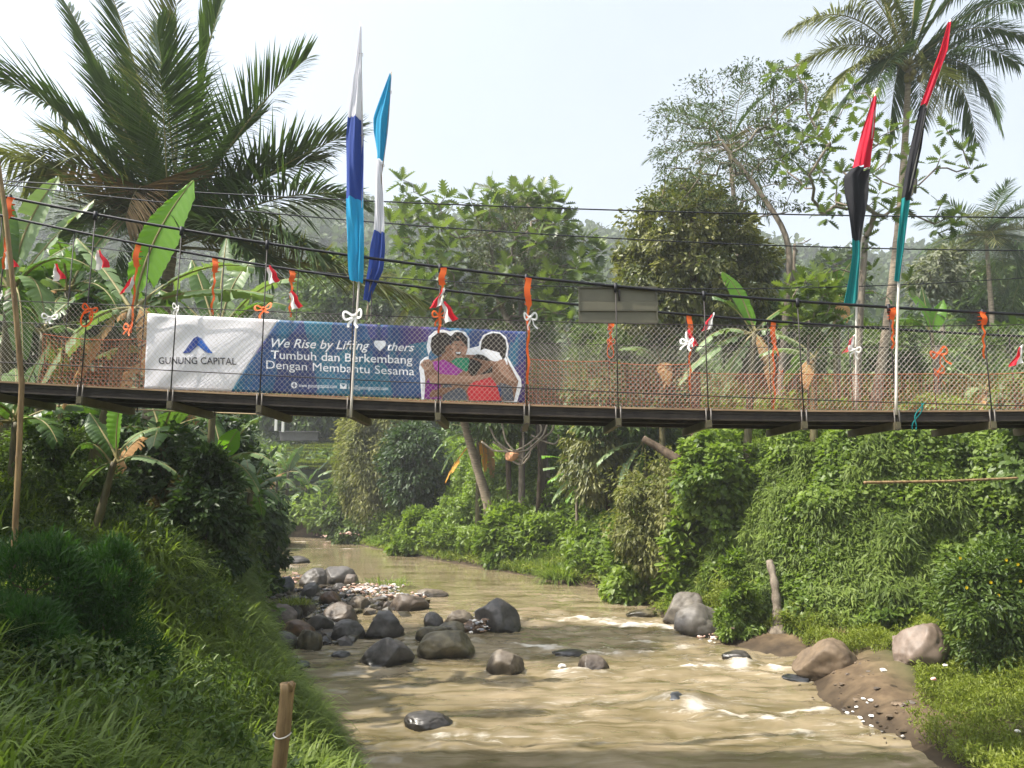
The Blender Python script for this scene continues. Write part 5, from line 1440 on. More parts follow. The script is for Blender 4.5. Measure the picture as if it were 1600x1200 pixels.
LF = lambda **k: k
TREES = [  # name, label, polygon, D, dz, clusters, trunk px, leaf, r0, bark
    ('fine_leaved_tree', 'pale grey green fine leaved tree behind the central breadfruit', [(740, 480), (745, 350), (790, 310), (850, 310), (885, 370), (890, 480)], 35, 3, 150, [(815, 640), (815, 480), (812, 380)], LF(n=110, rad=.75, L=.17, W=.06, m='pale', tm=Q_LEAF, flat=.7), .2, M_barkg),
    ('bamboo_clump', 'tall pale bamboo clump hanging over the far bend of the river', [(545, 660), (565, 635), (640, 630), (650, 720), (640, 810), (560, 810), (535, 740)], 50, 3, 260, [(600, 815), (600, 740), (602, 680)], LF(n=260, rad=.9, L=.32, W=.085, m='bamb', tm=Q_LEAF, flat=1.1, droop=.9), .10, M_barkp),
    ('dark_tree', 'dark dense tree right of the bamboo clump at the far bend', [(615, 690), (640, 665), (675, 680), (680, 730), (665, 775), (620, 780), (605, 730)], 47, 2.5, 110, [(645, 800), (643, 720)], LF(n=130, rad=.9, L=.30, W=.15, m='dark', droop=.6), .2, M_barkb),
    ('leafy_tree', 'tree with hanging pale edged leaves below the right end of the banner', [(895, 680), (930, 655), (985, 660), (1000, 720), (985, 770), (925, 775), (890, 730)], 26, 1.6, 95, [(950, 800), (948, 720), (946, 680)], LF(n=100, rad=.50, L=.25, W=.085, m='dense', droop=1.2), .1, M_barkb),
    ('leafy_tree', 'dark tree behind the net below the sign board', [(900, 660), (905, 520), (960, 500), (1040, 510), (1060, 600), (1040, 680), (960, 690)], 25, 2, 110, [(980, 760), (980, 620), (978, 560)], LF(n=110, rad=.62, L=.22, W=.10, m='bush', droop=.5), .12, M_barkb),
    ('leafy_tree', 'shady tree behind the right half of the banner', [(700, 660), (690, 520), (760, 490), (850, 510), (870, 600), (840, 690)], 30, 2.5, 120, [(800, 770), (790, 640), (780, 560)], LF(n=110, rad=.7, L=.26, W=.12, m='bush', droop=.5), .14, M_barkb),
    ('leafy_tree', 'tree behind the left half of the banner on the far slope', [(440, 640), (450, 520), (520, 490), (600, 500), (640, 560), (620, 650)], 44, 3, 130, [(540, 730), (540, 620), (540, 560)], LF(n=110, rad=1.0, L=.34, W=.16, m='bush', droop=.4), .2, M_barkb),
    ('leafy_tree', 'dark green tree hanging over the left bank in front of the far bend', [(280, 690), (310, 640), (365, 650), (388, 720), (422, 790), (425, 850), (385, 870), (310, 820)], 27, 2.5, 150, [(330, 830), (345, 760), (352, 700)], LF(n=120, rad=.75, L=.26, W=.13, m='dark', droop=.6), .14, M_barkb),
    ('hanging_thicket', 'brownish vine hung thicket sagging over the water left of the grey boulders', [(965, 760), (1000, 730), (1080, 720), (1120, 740), (1115, 850), (1090, 905), (1010, 910), (965, 840)], 24.5, 1.6, 150, [(1080, 900), (1075, 820), (1065, 770)], LF(n=130, rad=.50, L=.17, W=.065, m='bamb', tm=Q_LEAF, droop=1.0, flat=1.0), .07, M_barkb),
    ('vine_mound', 'creeper covered mound beside the stepped cliff right of the thicket', [(1055, 720), (1085, 680), (1140, 680), (1190, 740), (1180, 830), (1130, 850), (1080, 800)], 22.5, 1.2, 110, [(1130, 880), (1125, 800), (1120, 750)], LF(n=120, rad=.42, L=.16, W=.12, m='creep', tm=H_LEAF, droop=.5), .07, M_barkb),
    ('hazy_tree', 'hazy round tree on the ridge between the flags and the feathery tree', [(1265, 470), (1270, 425), (1300, 400), (1330, 410), (1345, 460)], 95, 4, 90, [(1305, 500), (1305, 440)], LF(n=90, rad=1.5, L=.8, W=.45, m='far'), .3, M_barkb),
    ('hazy_tree', 'tall thin hazy tree standing left of the round one on the ridge', [(1205, 460), (1208, 410), (1220, 398), (1235, 420), (1238, 465)], 110, 3, 50, [(1220, 500), (1220, 430)], LF(n=90, rad=1.4, L=.8, W=.45, m='far'), .3, M_barkb),
    ('leafy_tree', 'bushy tree under the hazy round crowned palm at right', [(1490, 470), (1500, 430), (1560, 420), (1620, 440), (1620, 490), (1500, 500)], 62, 4, 110, [(1560, 540), (1560, 450)], LF(n=100, rad=1.2, L=.5, W=.25, m='bush'), .25, M_barkb),
    ('leafy_tree', 'loose leafy tree left of the hazy palm, below the far flag', [(1430, 440), (1460, 395), (1500, 390), (1505, 430), (1490, 460), (1440, 470)], 44, 3, 40, [(1470, 540), (1472, 420)], LF(n=80, rad=.8, L=.34, W=.16, m='pale', droop=.5), .16, M_barkg),
    ('leafy_tree', 'dark tree mass behind the round tree, right side', [(1130, 560), (1140, 480), (1200, 470), (1260, 500), (1280, 580), (1220, 620)], 34, 2.5, 120, [(1210, 660), (1205, 560)], LF(n=100, rad=.8, L=.28, W=.13, m='bush'), .18, M_barkb),
    ('leafy_tree', 'shrubby tree filling the gap between tree trunks behind the flags', [(1330, 600), (1350, 520), (1420, 500), (1440, 560), (1420, 620)], 36, 2.5, 80, [(1390, 650), (1390, 560)], LF(n=100, rad=.7, L=.26, W=.13, m='bush'), .14, M_barkb),
    ('leafy_tree', 'tree at the right edge above the leafy bank, darkest there', [(1580, 760), (1572, 660), (1600, 590), (1680, 590), (1700, 760)], 15, 1.2, 90, [(1640, 800), (1640, 690)], LF(n=110, rad=.36, L=.14, W=.10, m='bush', tm=H_LEAF, droop=.6), .08, M_barkb),
    ('leafy_tree', 'tree behind the banana grove at the left edge', [(-60, 640), (-50, 470), (40, 430), (140, 440), (200, 520), (190, 640)], 21, 2.5, 130, [(70, 730), (70, 560)], LF(n=110, rad=.8, L=.26, W=.13, m='dark'), .15, M_barkb),
    ('leafy_tree', 'dark shrubby tree in the shade under the bridge at left', [(-30, 800), (-20, 680), (60, 640), (200, 650), (300, 690), (320, 790), (200, 830), (60, 830)], 17, 2, 170, [(120, 860), (130, 760)], LF(n=110, rad=.6, L=.20, W=.09, m='dark'), .1, M_barkb),
    ('leafy_tree', 'light green tree above the far bank left of the bamboo clump', [(395, 660), (400, 620), (470, 605), (540, 620), (560, 655), (480, 672)], 92, 5, 120, [(470, 700), (470, 640)], LF(n=90, rad=1.7, L=.8, W=.4, m='bush'), .25, M_barkb),
    ('leafy_tree', 'hazy green tree behind the foot of the two blue flags', [(470, 500), (480, 430), (540, 400), (600, 420), (640, 470), (620, 510)], 70, 5, 120, [(550, 560), (550, 460)], LF(n=90, rad=1.5, L=.6, W=.3, m='bush'), .3, M_barkb),
]
for nm, lab, poly, D, dz, n, tr, lf, r0, bk in TREES:
    D0 = D; D = DD(tr[0][0], D) if tr[0][0] > 500 and D < 60 else D; s_ = D / D0; lf = dict(lf); r0 *= s_
    for q in ('rad', 'L', 'W'): lf[q] *= s_
    tg = poly_targets(poly, n, D, dz * s_, r3)
    b = onground(*tr[0], D); tp = path(tr[1:], D)
    tree(nm, lab, b, smooth(np.vstack([b, tp]), 12), tg, r3, lf, r0, .010 if D < 40 else .02, bk, cat='bamboo' if 'bamboo' in nm else ('shrub' if 'thicket' in nm or 'mound' in nm else 'tree'), group='trees along the river')
# trunk hung with bare roots and vines below the banner's right end
DV = DD(846, 29.5); b = onground(846, 800, DV); root = empty('vine_hung_trunk', b, 'dead trunk draped with pale looping vines below the right end of the banner', 'tree')
mb = MB()
for k in range(5):
    p_ = path([(840 + k * 3, 800, .1 * k), (844 + k * 2, 720, .1 * k), (838 + 4 * k, 640, 0)], DV); mb.tube(smooth(p_, 14), .11 - .012 * k, 7)
mb.build('trunk', M_barkb, root)
mb = MB()
for q in ([(760, 655), (775, 690), (800, 708), (825, 695), (850, 672), (842, 660)], [(770, 690), (800, 712), (815, 722), (832, 700), (846, 685)], [(830, 680), (850, 690), (868, 695), (874, 685), (872, 680)], [(780, 640), (790, 690), (812, 715)], [(860, 645), (850, 680), (822, 705), (800, 706)],
          [(815, 640), (818, 690), (816, 728)], [(800, 720), (815, 728), (828, 712), (830, 690)], [(752, 690), (770, 704), (795, 706)], [(870, 650), (862, 675), (838, 692)]):
    mb.tube(smooth(path([(x_, y_, -.3 + .1 * r3.normal()) for x_, y_ in q], DV - .3), 20), .055, 5)
mb.build('vine', M_barkp, root)
mb = MB(); mb.add(rock_verts(77, 6) * [.42, .3, .28] + P(800, 713, DV - .6), IF); mb.build('broken_stub', mat('fresh_wood', (.55, .27, .14), .8), root)
# fallen dark trunk on the bank right of centre
b = P(1005, 685, 27); mb = MB(); mb.tube(smooth([b, P(1030, 700, 26.8), P(1062, 720, 26.4)], 12), np.linspace(.12, .19, 12), 9)
tag(mb.build('fallen_trunk', M_barkb), 'short dark fallen trunk lying down the bank above the thicket', 'log')
# far tree trunks seen through the fence on the right
for (px, pt, D, w_, lab) in [(1302, 460, 29, .17, 'mottled grey trunk standing left of the breadfruit trunk behind the fence'), (1478 - 20, 540, 25, .13, 'short dark tree stump with tied ribbons right of the tallest flag pole'), (1235, 380, 31, .10, 'thin pale trunk left of the spread flag')]:
    b = onground(px, 640, D); t_ = P(px + 8, pt, D); root = empty('tree_trunk', b, lab, 'tree trunk', 'bare trunks behind the fence')
    k = np.linspace(0, 1, 14)[:, None]; mb = MB(); mb.tube(b + (t_ - b) * k + .08 * np.sin(k * 5), np.linspace(w_, w_ * .6, 14), 9); mb.build('trunk', M_barkg, root)
    tgx = t_ + r3.normal(size=(6, 3)) * [.7, .7, .4]; mb = MB(); grow(mb, np.array([t_ - [0, 0, .3], t_]), tgx, r3, w_ * .4, .015); mb.build('limb', M_barkg, root)

# ---------------------------------------------------------------- ground cover
def scatter(n, x0, x1, y0, y1, cond, r):
    """random points on the terrain, even over the true (slanted) surface"""
    out_p, out_n = [], []; got = 0
    for _ in range(40):
        x = r.uniform(x0, x1, 40000); y = r.uniform(y0, y1, 40000)
        dw = lut(DW, x, y); ok = (dw > .02) & cond(x, y, dw)
        x, y = x[ok], y[ok]
        if not len(x): continue
        z = lut(Z, x, y); e = .12
        gx_ = (lut(Z, x + e, y) - lut(Z, x - e, y)) / (2 * e); gy_ = (lut(Z, x, y + e) - lut(Z, x, y - e)) / (2 * e)
        a = np.sqrt(1 + gx_ ** 2 + gy_ ** 2); k = r.random(len(x)) < a / 4.5
        out_p.append(np.stack([x, y, z], -1)[k]); out_n.append(unit(np.stack([-gx_, -gy_, np.ones_like(x)], -1))[k]); got += k.sum()
        if got >= n: break
    return np.concatenate(out_p)[:n], np.concatenate(out_n)[:n]


def infront(x, y, m=60):
    px = 800 + F * x / np.maximum(y, .1); return (px > -m) & (px < 1600 + m)


def cover(name, label_m, n, region, cond, L, W, H, r, tm=O_LEAF, droop=.4, cs=.9, seed=0, up=.6):
    p, nn = scatter(n, *region, lambda x, y, dw: cond(x, y, dw) & infront(x, y), r)
    q = fbm(p * cs, 3, 50 + seed); h = H * sstep(.30, .72, q) * r.random(len(p)) ** .45
    pos = p + nn * h[:, None] + np.array([0, 0, .3]) * h[:, None] + r.normal(size=p.shape) * .03
    d = unit(nn * .55 + r.normal(size=p.shape) * .75 - np.array([0, 0, droop])); nrm = unit(nn + np.array([0, 0, up]) + r.normal(size=p.shape) * .4)
    v = np.clip(.12 + .55 * vn(p * 1.3, 60 + seed) + .5 * (r.random(len(p)) - .35), 0, 1); s = .6 + .8 * r.random(len(p))
    mb = MB(); inst(mb, tm, pos, d, nrm, L * s, W * s, v)
    return tag(mb.build(name, LM[label_m]), kind='stuff')


def grass(name, m, n, region, cond, L, W, r, lean=(0, 0, 0), droop=(.3, .9), cl=1.2, seed=0, thr=.0):
    p, nn = scatter(n, *region, lambda x, y, dw: cond(x, y, dw) & infront(x, y), r)
    q = fbm(p * cl, 3, 80 + seed); k = q > thr; p, nn, q = p[k], nn[k], q[k]
    tuft = np.stack([vn(p * 3, 5 + seed), vn(p * 3, 6 + seed), np.zeros(len(p))], -1) - .5; tuft[:, 2] = 0
    d = unit(nn * .5 + np.array([0, 0, .7]) + tuft * 1.3 + r.normal(size=p.shape) * .35 + np.array(lean))
    s = (.45 + .75 * r.random(len(p))) * (.6 + .8 * q)
    v = np.clip(.1 + .6 * vn(p * 1.1, 90 + seed) + .45 * (r.random(len(p)) - .3), 0, 1)
    mb = MB(); blades(mb, p - nn * .02, d, L * s, W * (.7 + .6 * r.random(len(p))), r.uniform(*droop, len(p)), v, 4)
    return tag(mb.build(name, LM[m]), kind='stuff')


r4 = np.random.default_rng(47)
rightside = lambda x, y: x > np.interp(y, [-10, 5, 12, 20, 26, 32, 40, 50, 66, 70], [3, 3, 3, 2, 0, -3, -7, -14, -20, -60])


def dcl(x, y):
    return lut(DC, x, y)


cover('creeper', 'creep', 95000, (4, 22, 9, 29), lambda x, y, dw: rightside(x, y) & (dcl(x, y) > -.15) & (dcl(x, y) < 7), .125, .085, .75, r4, H_LEAF, .5, .7, 1)
cover('hanging_grass', 'grass', 42000, (6, 15, 14, 23), lambda x, y, dw: (dcl(x, y) > -.25) & (dcl(x, y) < 1.9) & (x < 12.4) & (vn(np.stack([x, y], -1) * .9, 71) > .25), .22, .038, .65, r4, Q_LEAF, 1.0, .8, 2, 1.2)
cover('low_herbs', 'lime', 90000, (4, 13, 8, 24), lambda x, y, dw: rightside(x, y) & (dcl(x, y) < .25) & (dw > np.where((x > 5.8) & (x < 7.3) & (y > 12.6), .95, np.where(y < 12.8, .10, .45))) & ((y < 12.8) | (x / y > .522) | (dcl(x, y) > -1.3) | (x > 9.5) | (fbm(np.stack([x, y], -1) * .8, 3, 91) > .51)), .075, .022, .46, r4, Q_LEAF, -.1, 1.5, 3)
cover('bank_shrubbery', 'creep', 130000, (-15, 12, 25, 66), lambda x, y, dw: rightside(x, y) & (dw > .35) & (dcl(x, y) < 10), .25, .14, 1.7, r4, O_LEAF, .4, .45, 4)
grass('tall_bank_grass', 'grass', 30000, (-8, 9, 24, 48), lambda x, y, dw: rightside(x, y) & (dw > .15) & (dw < 5), 1.15, .035, r4, (0, 0, .2), (.4, 1.0), .45, 5, .45)
cover('water_edge_herbs', 'lime', 26000, (-16, 8, 22, 66), lambda x, y, dw: rightside(x, y) & (dw > .12) & (dw < 1.8), .15, .06, .35, r4, Q_LEAF, .2, .9, 6)
grass('left_bank_grass', 'grass', 95000, (-13, 2.5, 3.5, 20), lambda x, y, dw: ~rightside(x, y) & (dw > .06) & (dw < 9), .66, .024, r4, (.12, 0, .1), (.35, 1.0), 1.0, 7)
grass('long_reed_grass', 'grass', 5000, (-10, 0, 6, 19), lambda x, y, dw: ~rightside(x, y) & (dw > .15) & (dw < 5), 1.05, .026, r4, (.15, 0, .3), (.4, .9), .8, 8, .50)
cover('left_bank_weeds', 'bush', 30000, (-16, 2, 6, 22), lambda x, y, dw: ~rightside(x, y) & (dw > 1.2) & (fbm(np.stack([x, y], -1) * .5, 3, 19) > .5), .085, .034, .55, r4, O_LEAF, .3, .7, 9)
cover('left_bank_shrubbery', 'bush', 60000, (-26, -4, 18, 62), lambda x, y, dw: ~rightside(x, y) & (dw > .2) & (dw < 12), .24, .12, 1.1, r4, O_LEAF, .5, .4, 10)
grass('far_left_grass', 'grass', 12000, (-22, -5, 16, 50), lambda x, y, dw: ~rightside(x, y) & (dw > .05) & (dw < 3), .9, .035, r4, (.2, 0, .2), (.4, 1), .5, 11)
cover('far_bank_shrubbery', 'creep', 42000, (-36, 4, 64, 86), lambda x, y, dw: (dw > .4) & (dcl(x, y) > -3) & (dcl(x, y) < 9) & ~((x / y > -.305) & (x / y < -.20) & (y > 74)), .5, .26, 1.6, r4, O_LEAF, .4, .3, 12)
grass('meadow_grass', 'grassy', 60000, (8, 80, 21, 95), lambda x, y, dw: rightside(x, y) & (dcl(x, y) > 2.5), 1.0, .06, r4, (0, 0, .2), (.3, .9), .25, 13)
cover('hill_scrub', 'bush', 60000, (-60, 70, 30, 130), lambda x, y, dw: rightside(x, y) & (dcl(x, y) > 5) & (fbm(np.stack([x, y], -1) * .12, 3, 77) > .44), .6, .32, 1.8, r4, O_LEAF, .4, .2, 14)
# ---------------------------------------------------------------- air
hz = MB(); hz.box((0, 0, 73), (950, 950, 77.5)); ho = hz.build('haze', bpy.data.materials.new('haze_air'), smooth=False); tag(ho, kind='stuff')
hm = bpy.data.materials['haze_air']; hm.use_nodes = True; hn = hm.node_tree; hn.nodes.remove(hn.nodes['Principled BSDF'])
pv = hn.nodes.new('ShaderNodeVolumePrincipled'); pv.inputs['Density'].default_value = HAZE; pv.inputs['Color'].default_value = (.93, .96, 1, 1); pv.inputs['Anisotropy'].default_value = .2
hn.links.new(pv.outputs[0], hn.nodes['Material Output'].inputs['Volume'])
# far forest on the hills: one mass of crowns
xx = r4.uniform(-260, 300, 9000); yy = 85 + 330 * r4.random(9000) ** .8
k = infront(xx, yy, 200); xx, yy = xx[k], yy[k]
keep = ~((xx / yy > -.42) & (xx / yy < -.17) & (yy < 108)); xx, yy = xx[keep][:1700], yy[keep][:1700]
zz = lut(Z, xx, yy); s = (2.2 + 2.6 * r4.random(len(xx))) * (1 + yy / 500)
mb = MB(); cen = np.stack([xx, yy, zz + s * .7], -1)
i = np.repeat(np.arange(len(cen)), 120); o_ = rsph(r4, len(i)); o_[:, 2] *= 1.05
inst(mb, O_LEAF, cen[i] + o_ * s[i][:, None], unit(o_ + r4.normal(size=o_.shape) * .6), unit(o_ + [0, 0, .6] + r4.normal(size=o_.shape) * .4), s[i] * .40, s[i] * .30, np.clip(.5 * r4.random(len(cen))[i] + .5 * r4.random(len(i)), 0, 1))
tag(mb.build('forest', LM['far']), kind='stuff')
# ---------------------------------------------------------------- small things on the rocks and banks
r6 = np.random.default_rng(61)


def chips(name, spots, n, s, mats_, label=None, flat=.5):
    """loose small pieces: spots = (px, py, half width px, half height px)"""
    mb = MB(); base = IV[::1]
    bmq = bmesh.new(); bmesh.ops.create_icosphere(bmq, subdivisions=1, radius=1)
    v0 = np.array([v.co[:] for v in bmq.verts]); f0 = np.array([[v.index for v in f.verts] for f in bmq.faces]); bmq.free()
    for (px, py, hx, hy, z) in spots:
        for _ in range(n):
            a = G(px + hx * np.clip(r6.normal() * .5, -1, 1), py + hy * np.clip(r6.normal() * .5, -1, 1), z)
            z_ = max(lut(Z, a[0], a[1]), z if z > 0 else .01)
            q = s * (.4 + r6.random() ** 2 * 1.6); v = v0 * (1 + .35 * r6.normal(size=(len(v0), 1)).clip(-1, 1)) * q * np.array([1, .7 + .5 * r6.random(), flat])
            c_, s__ = math.cos(r6.random() * 6), math.sin(r6.random() * 6)
            v = np.stack([v[:, 0] * c_ - v[:, 1] * s__, v[:, 0] * s__ + v[:, 1] * c_, v[:, 2]], -1)
            mb.add(v + [a[0], a[1], z_ + q * .2 + .10 * r6.random() * (z > 0)], f0, r6.random(), int(r6.integers(len(mats_))))
    return tag(mb.build(name, mats_, smooth=False), kind='stuff')


M_scw = mat('scrap_white', (.62, .58, .52), .7); M_scp = mat('scrap_pinkish', (.45, .30, .24), .8); M_scb = mat('scrap_brown', (.20, .13, .085), .9); M_scg = mat('scrap_grey', (.24, .24, .25), .8)
chips('litter', [(575, 926, 46, 9, .06), (560, 921, 30, 6, .12), (630, 933, 40, 4, .04), (600, 920, 30, 4, .12)], 110, .062, [M_scw, M_scp, M_scb, M_scg])
chips('litter', [(745, 980, 22, 12, .08), (752, 972, 14, 10, .22)], 60, .06, [M_scw, M_scb, M_scg, M_scg])
chips('litter', [(1116, 998, 24, 8, .05)], 60, .036, [M_scw, M_scp, M_scb])
chips('litter', [(525, 838, 30, 5, .3), (545, 832, 22, 5, .8)], 60, .13, [M_scp, M_scp, M_scb])
chips('litter', [(455, 905, 16, 10, .1), (410, 930, 30, 16, .1), (420, 965, 24, 18, .1)], 60, .07, [M_scb, M_scg, M_scb, M_scp])
chips('gravel', [(400, 925, 34, 26, .0), (420, 980, 40, 36, .0), (470, 945, 50, 20, .0), (520, 930, 50, 12, 0), (500, 980, 46, 26, 0), (590, 950, 70, 14, 0)], 100, .13, [ROCKM['dark'], ROCKM['brown'], ROCKM['olive'], ROCKM['tan']], flat=.6)
chips('gravel', [(1330, 1085, 60, 26, .0), (1290, 1060, 40, 18, .0), (1180, 965, 60, 26, .4), (1400, 1140, 40, 22, 0)], 45, .04, [ROCKM['mud'], ROCKM['mud'], ROCKM['brown']], flat=.4)
for k in range(26):                            # white plastic foam scraps on the mud
    a = G(1312 + 58 * r6.random(), 1099 + 20 * r6.random() + 4 * (k % 3), .15); z_ = lut(Z, a[0], a[1])
    v = rock_verts(500 + k, 6) * np.array([.05, .035, .022]) * (.55 + .6 * r6.random())
    mb = MB(); mb.add(v, IF); o = mb.build('foam_scrap', bpy.data.materials['scrap_bright'] if 'scrap_bright' in bpy.data.materials else mat('scrap_bright', (.80, .79, .76), .6))
    o.location = (a[0], a[1], z_ + .02); o.rotation_euler = (0, 0, r6.random() * 6)
    tag(o, 'small white foam scrap lying with others on the dark mud at the right shore', 'litter', 'white scraps on the right mud shore')
for px, py, z, sz, lab in [(1500, 1024, .75, .09, 'white plastic scrap on the grass right of the pinkish boulder'), (1478, 1052, .6, .08, 'pale scrap at the foot of the pinkish boulder'), (1460, 1076, .5, .10, 'red and white wrapper in the yellow green herbs'), (1382, 1080, .35, .12, 'pale grey plastic bag at the edge of the herbs'), (1590, 1142, .5, .08, 'white scrap in the shaded herbs at the right edge'),
                           (1410, 1146, .1, .06, 'tiny white scrap by the water under the herbs'), (878, 1045, 0, .16, 'bent plastic piece caught in the foam left of the small midstream boulder')]:
    a = G(px, py, z); a[2] = max(float(lut(Z, a[0], a[1])) + .30, z) if px > 1000 and px != 1410 else .06
    mb = MB(); v = rock_verts(700 + px, 9) * np.array([sz, sz * .7, sz * .55]) * .6; mb.add(v, IF)
    o = mb.build('plastic_scrap', mat('wrapper_red', (.55, .12, .08), .5, col2=(.7, .65, .6), nscale=14) if 'red' in lab else M_scw); o.location = a; tag(o, lab, 'litter')


def tuft(name, px, py, z, wpx, n, L, m, label, spread=.8, lean=(0, 0, 0), D=None, W=.022):
    c = G(px, py, z) if D is None else P(px, py, D); w_ = wpx * mpp(c[1]) * .5
    an = r6.random(n) * 6.28; ra = np.sqrt(r6.random(n)) * w_; b = np.stack([c[0] + ra * np.cos(an), c[1] + ra * np.sin(an) * .6, np.full(n, c[2])], -1)
    d = np.stack([np.cos(an) * spread * ra / w_, np.sin(an) * spread * ra / w_, np.ones(n)], -1) + r6.normal(size=(n, 3)) * .3 + np.array(lean)
    mb = MB(); blades(mb, b - [c[0], c[1], c[2]], d, L * (.5 + .7 * r6.random(n)), W, r6.uniform(.3, .9, n), r6.random(n), 4)
    o = mb.build(name, LM[m]); o.location = c; return tag(o, label, 'grass tuft')


tuft('grass_tuft', 461, 944, .42, 52, 420, .42, 'lime', 'bright green grass tuft growing on the rock bar')
tuft('grass_tuft', 605, 914, .10, 80, 260, .75, 'grass', 'sparse reed tuft growing on the rubbish spit in the river', 1.0)
tuft('grass_tuft', 452, 892, .10, 40, 60, .6, 'dark', 'thin dark reeds by the water behind the rear rock row', 1.0)
tuft('grass_tuft', 880, 905, .15, 60, 500, 1.4, 'grass', 'long pale reed tuft bending into the river on the right bank', 1.1, (0, -.2, 0), None, .04)
for px, py, wpx, n, L, lab in [(845, 870, 70, 420, 2.0, 'tall reed clump on the sunny right bank, leftmost of the reed row'), (905, 880, 80, 520, 2.1, 'tall pale reed clump in the middle of the right bank reed row'), (950, 885, 70, 420, 1.8, 'dense reed clump left of the brownish thicket'),
                               (880, 850, 70, 380, 2.1, 'reed clump standing behind the middle of the reed row'), (975, 900, 50, 260, 1.2, 'short reed clump at the waterline below the thicket'), (800, 872, 60, 300, 1.5, 'short yellowish reed clump at the waterline below the leaning trunk')]:
    tuft('grass_tuft', px, py, .5, wpx, n, L, 'grass', lab, .8, (-.1, -.15, 0), None, .05)
tuft('grass_tuft', 300, 905, 1.3, 50, 130, 1.1, 'grass', 'tall pale grass tuft standing out at the top of the left bank', .7, (.2, 0, .3), None, .022)
tuft('grass_tuft', 1308, 992, .7, 26, 120, .3, 'brown', 'dry brown grass tuft on top of the mud coloured boulder')
tuft('grass_tuft', 420, 878, .1, 50, 160, .6, 'lime', 'low yellowish grass clump at the left waterline near the far bend', 1.0)
for px, py, D, w_, n, L, lab in [(345, 885, 17.5, 60, 300, 1.1, 'arching grass tuft at the crest of the left bank above the rear rocks'), (365, 960, 13.8, 70, 320, 1.0, 'arching grass tuft on the left bank level with the large smooth boulder'), (395, 1050, 11.2, 80, 300, .95, 'arching grass tuft at the left shore above the wedge boulder level'),
                                (290, 985, 10.6, 80, 300, .95, 'sunlit grass tuft half way down the left slope'), (470, 1150, 8.6, 70, 260, .8, 'bright grass tuft right of the cut bamboo post'), (250, 905, 12.4, 80, 280, .95, 'grass tuft below the young banana on the left slope'), (330, 1100, 8.4, 90, 280, .8, 'grass tuft left of the cut bamboo post')]:
    c = P(px, py, D); zz_ = float(lut(Z, c[0], D)) - .03; an = r6.random(n) * 6.28; ra = np.sqrt(r6.random(n)) * w_ * mpp(D) * .5
    bx = c[0] + ra * np.cos(an); by_ = D + ra * np.sin(an); b = np.stack([bx, by_, lut(Z, bx, by_)], -1) - [c[0], D, zz_]
    d = np.stack([np.cos(an) * .5 + .25, np.sin(an) * .5, np.ones(n)], -1) + r6.normal(size=(n, 3)) * .3
    mb = MB(); blades(mb, b, d, L * (.5 + .7 * r6.random(n)), .028, r6.uniform(.4, 1.0, n), np.clip(.35 + .6 * r6.random(n), 0, 1), 5)
    o = mb.build('grass_tuft', LM['grass']); o.location = (c[0], D, zz_); tag(o, lab, 'grass tuft')
# yellow flowers at the right
for k, (px, py) in enumerate([(1500, 872), (1510, 918), (1548, 910), (1560, 930), (1590, 882), (1594, 908), (1572, 875)]):
    D = 14.2; a = P(px, py, D); mb = MB()
    n = 7; an = np.arange(n) * 6.283 / n; d = np.stack([np.cos(an), -.35 + 0 * an, np.sin(an)], -1)
    inst(mb, O_LEAF, np.tile(a, (n, 1)), d, np.tile([0, -1., .2], (n, 1)), .036, .024, .5)
    o = mb.build('yellow_flower', bpy.data.materials['petal'] if 'petal' in bpy.data.materials else leafmat('petal', (.62, .46, .02), (.62, .46, .02), .4, .6, .2, (1, 1, 1))); tag(o, 'small yellow flower among the leaves at the right edge', 'flower', 'yellow flowers in the right bank greenery')

# feathery dark shrubs in the foreground at left, and shrubs elsewhere
def shrub(name, label, px, py, D, spx, m, n, nl, L, W, tm=O_LEAF, droop=.2, flat=.8, group='shrubs on the banks', hpx=None):
    c = P(px, py, D); h = (spx if hpx is None else hpx) * mpp(D) * .5; w_ = spx * mpp(D) * .5
    zb = float(lut(Z, c[0], c[1])); zt_ = max(c[2] + h, zb + .5 * h)
    b = np.array([c[0], c[1], zb]); root = empty(name, b, label, 'shrub', group)
    u = r6.random(n) ** 1.7; an = r6.random(n) * 6.28; rr = w_ * np.sqrt(r6.random(n)) * np.sqrt(1.02 - u ** 2) * (.75 + .5 * vn(np.c_[np.cos(an), np.sin(an), u * 2] * 2 + D, 3))
    cen = np.stack([c[0] + rr * np.cos(an), c[1] + .8 * rr * np.sin(an), 0 * u], -1)
    cen[:, 2] = np.maximum(zb + .1 * h + u * (zt_ - zb), lut(Z, cen[:, 0], cen[:, 1]) + .05 + .8 * h * u)
    mb = MB(); grow(mb, smooth(np.array([b - [0, 0, .05], b + [.02, 0, .15 * h], b + [0, 0, .4 * (zt_ - zb)]]), 6), cen, r6, .02, .005, .2, .1, 4); mb.build('stem', M_barkb, root)
    mb = MB(); foliage(mb, cen, w_ * .32, nl, L, W, r6, tm, flat, droop); mb.build('foliage', LM[m], root); return root


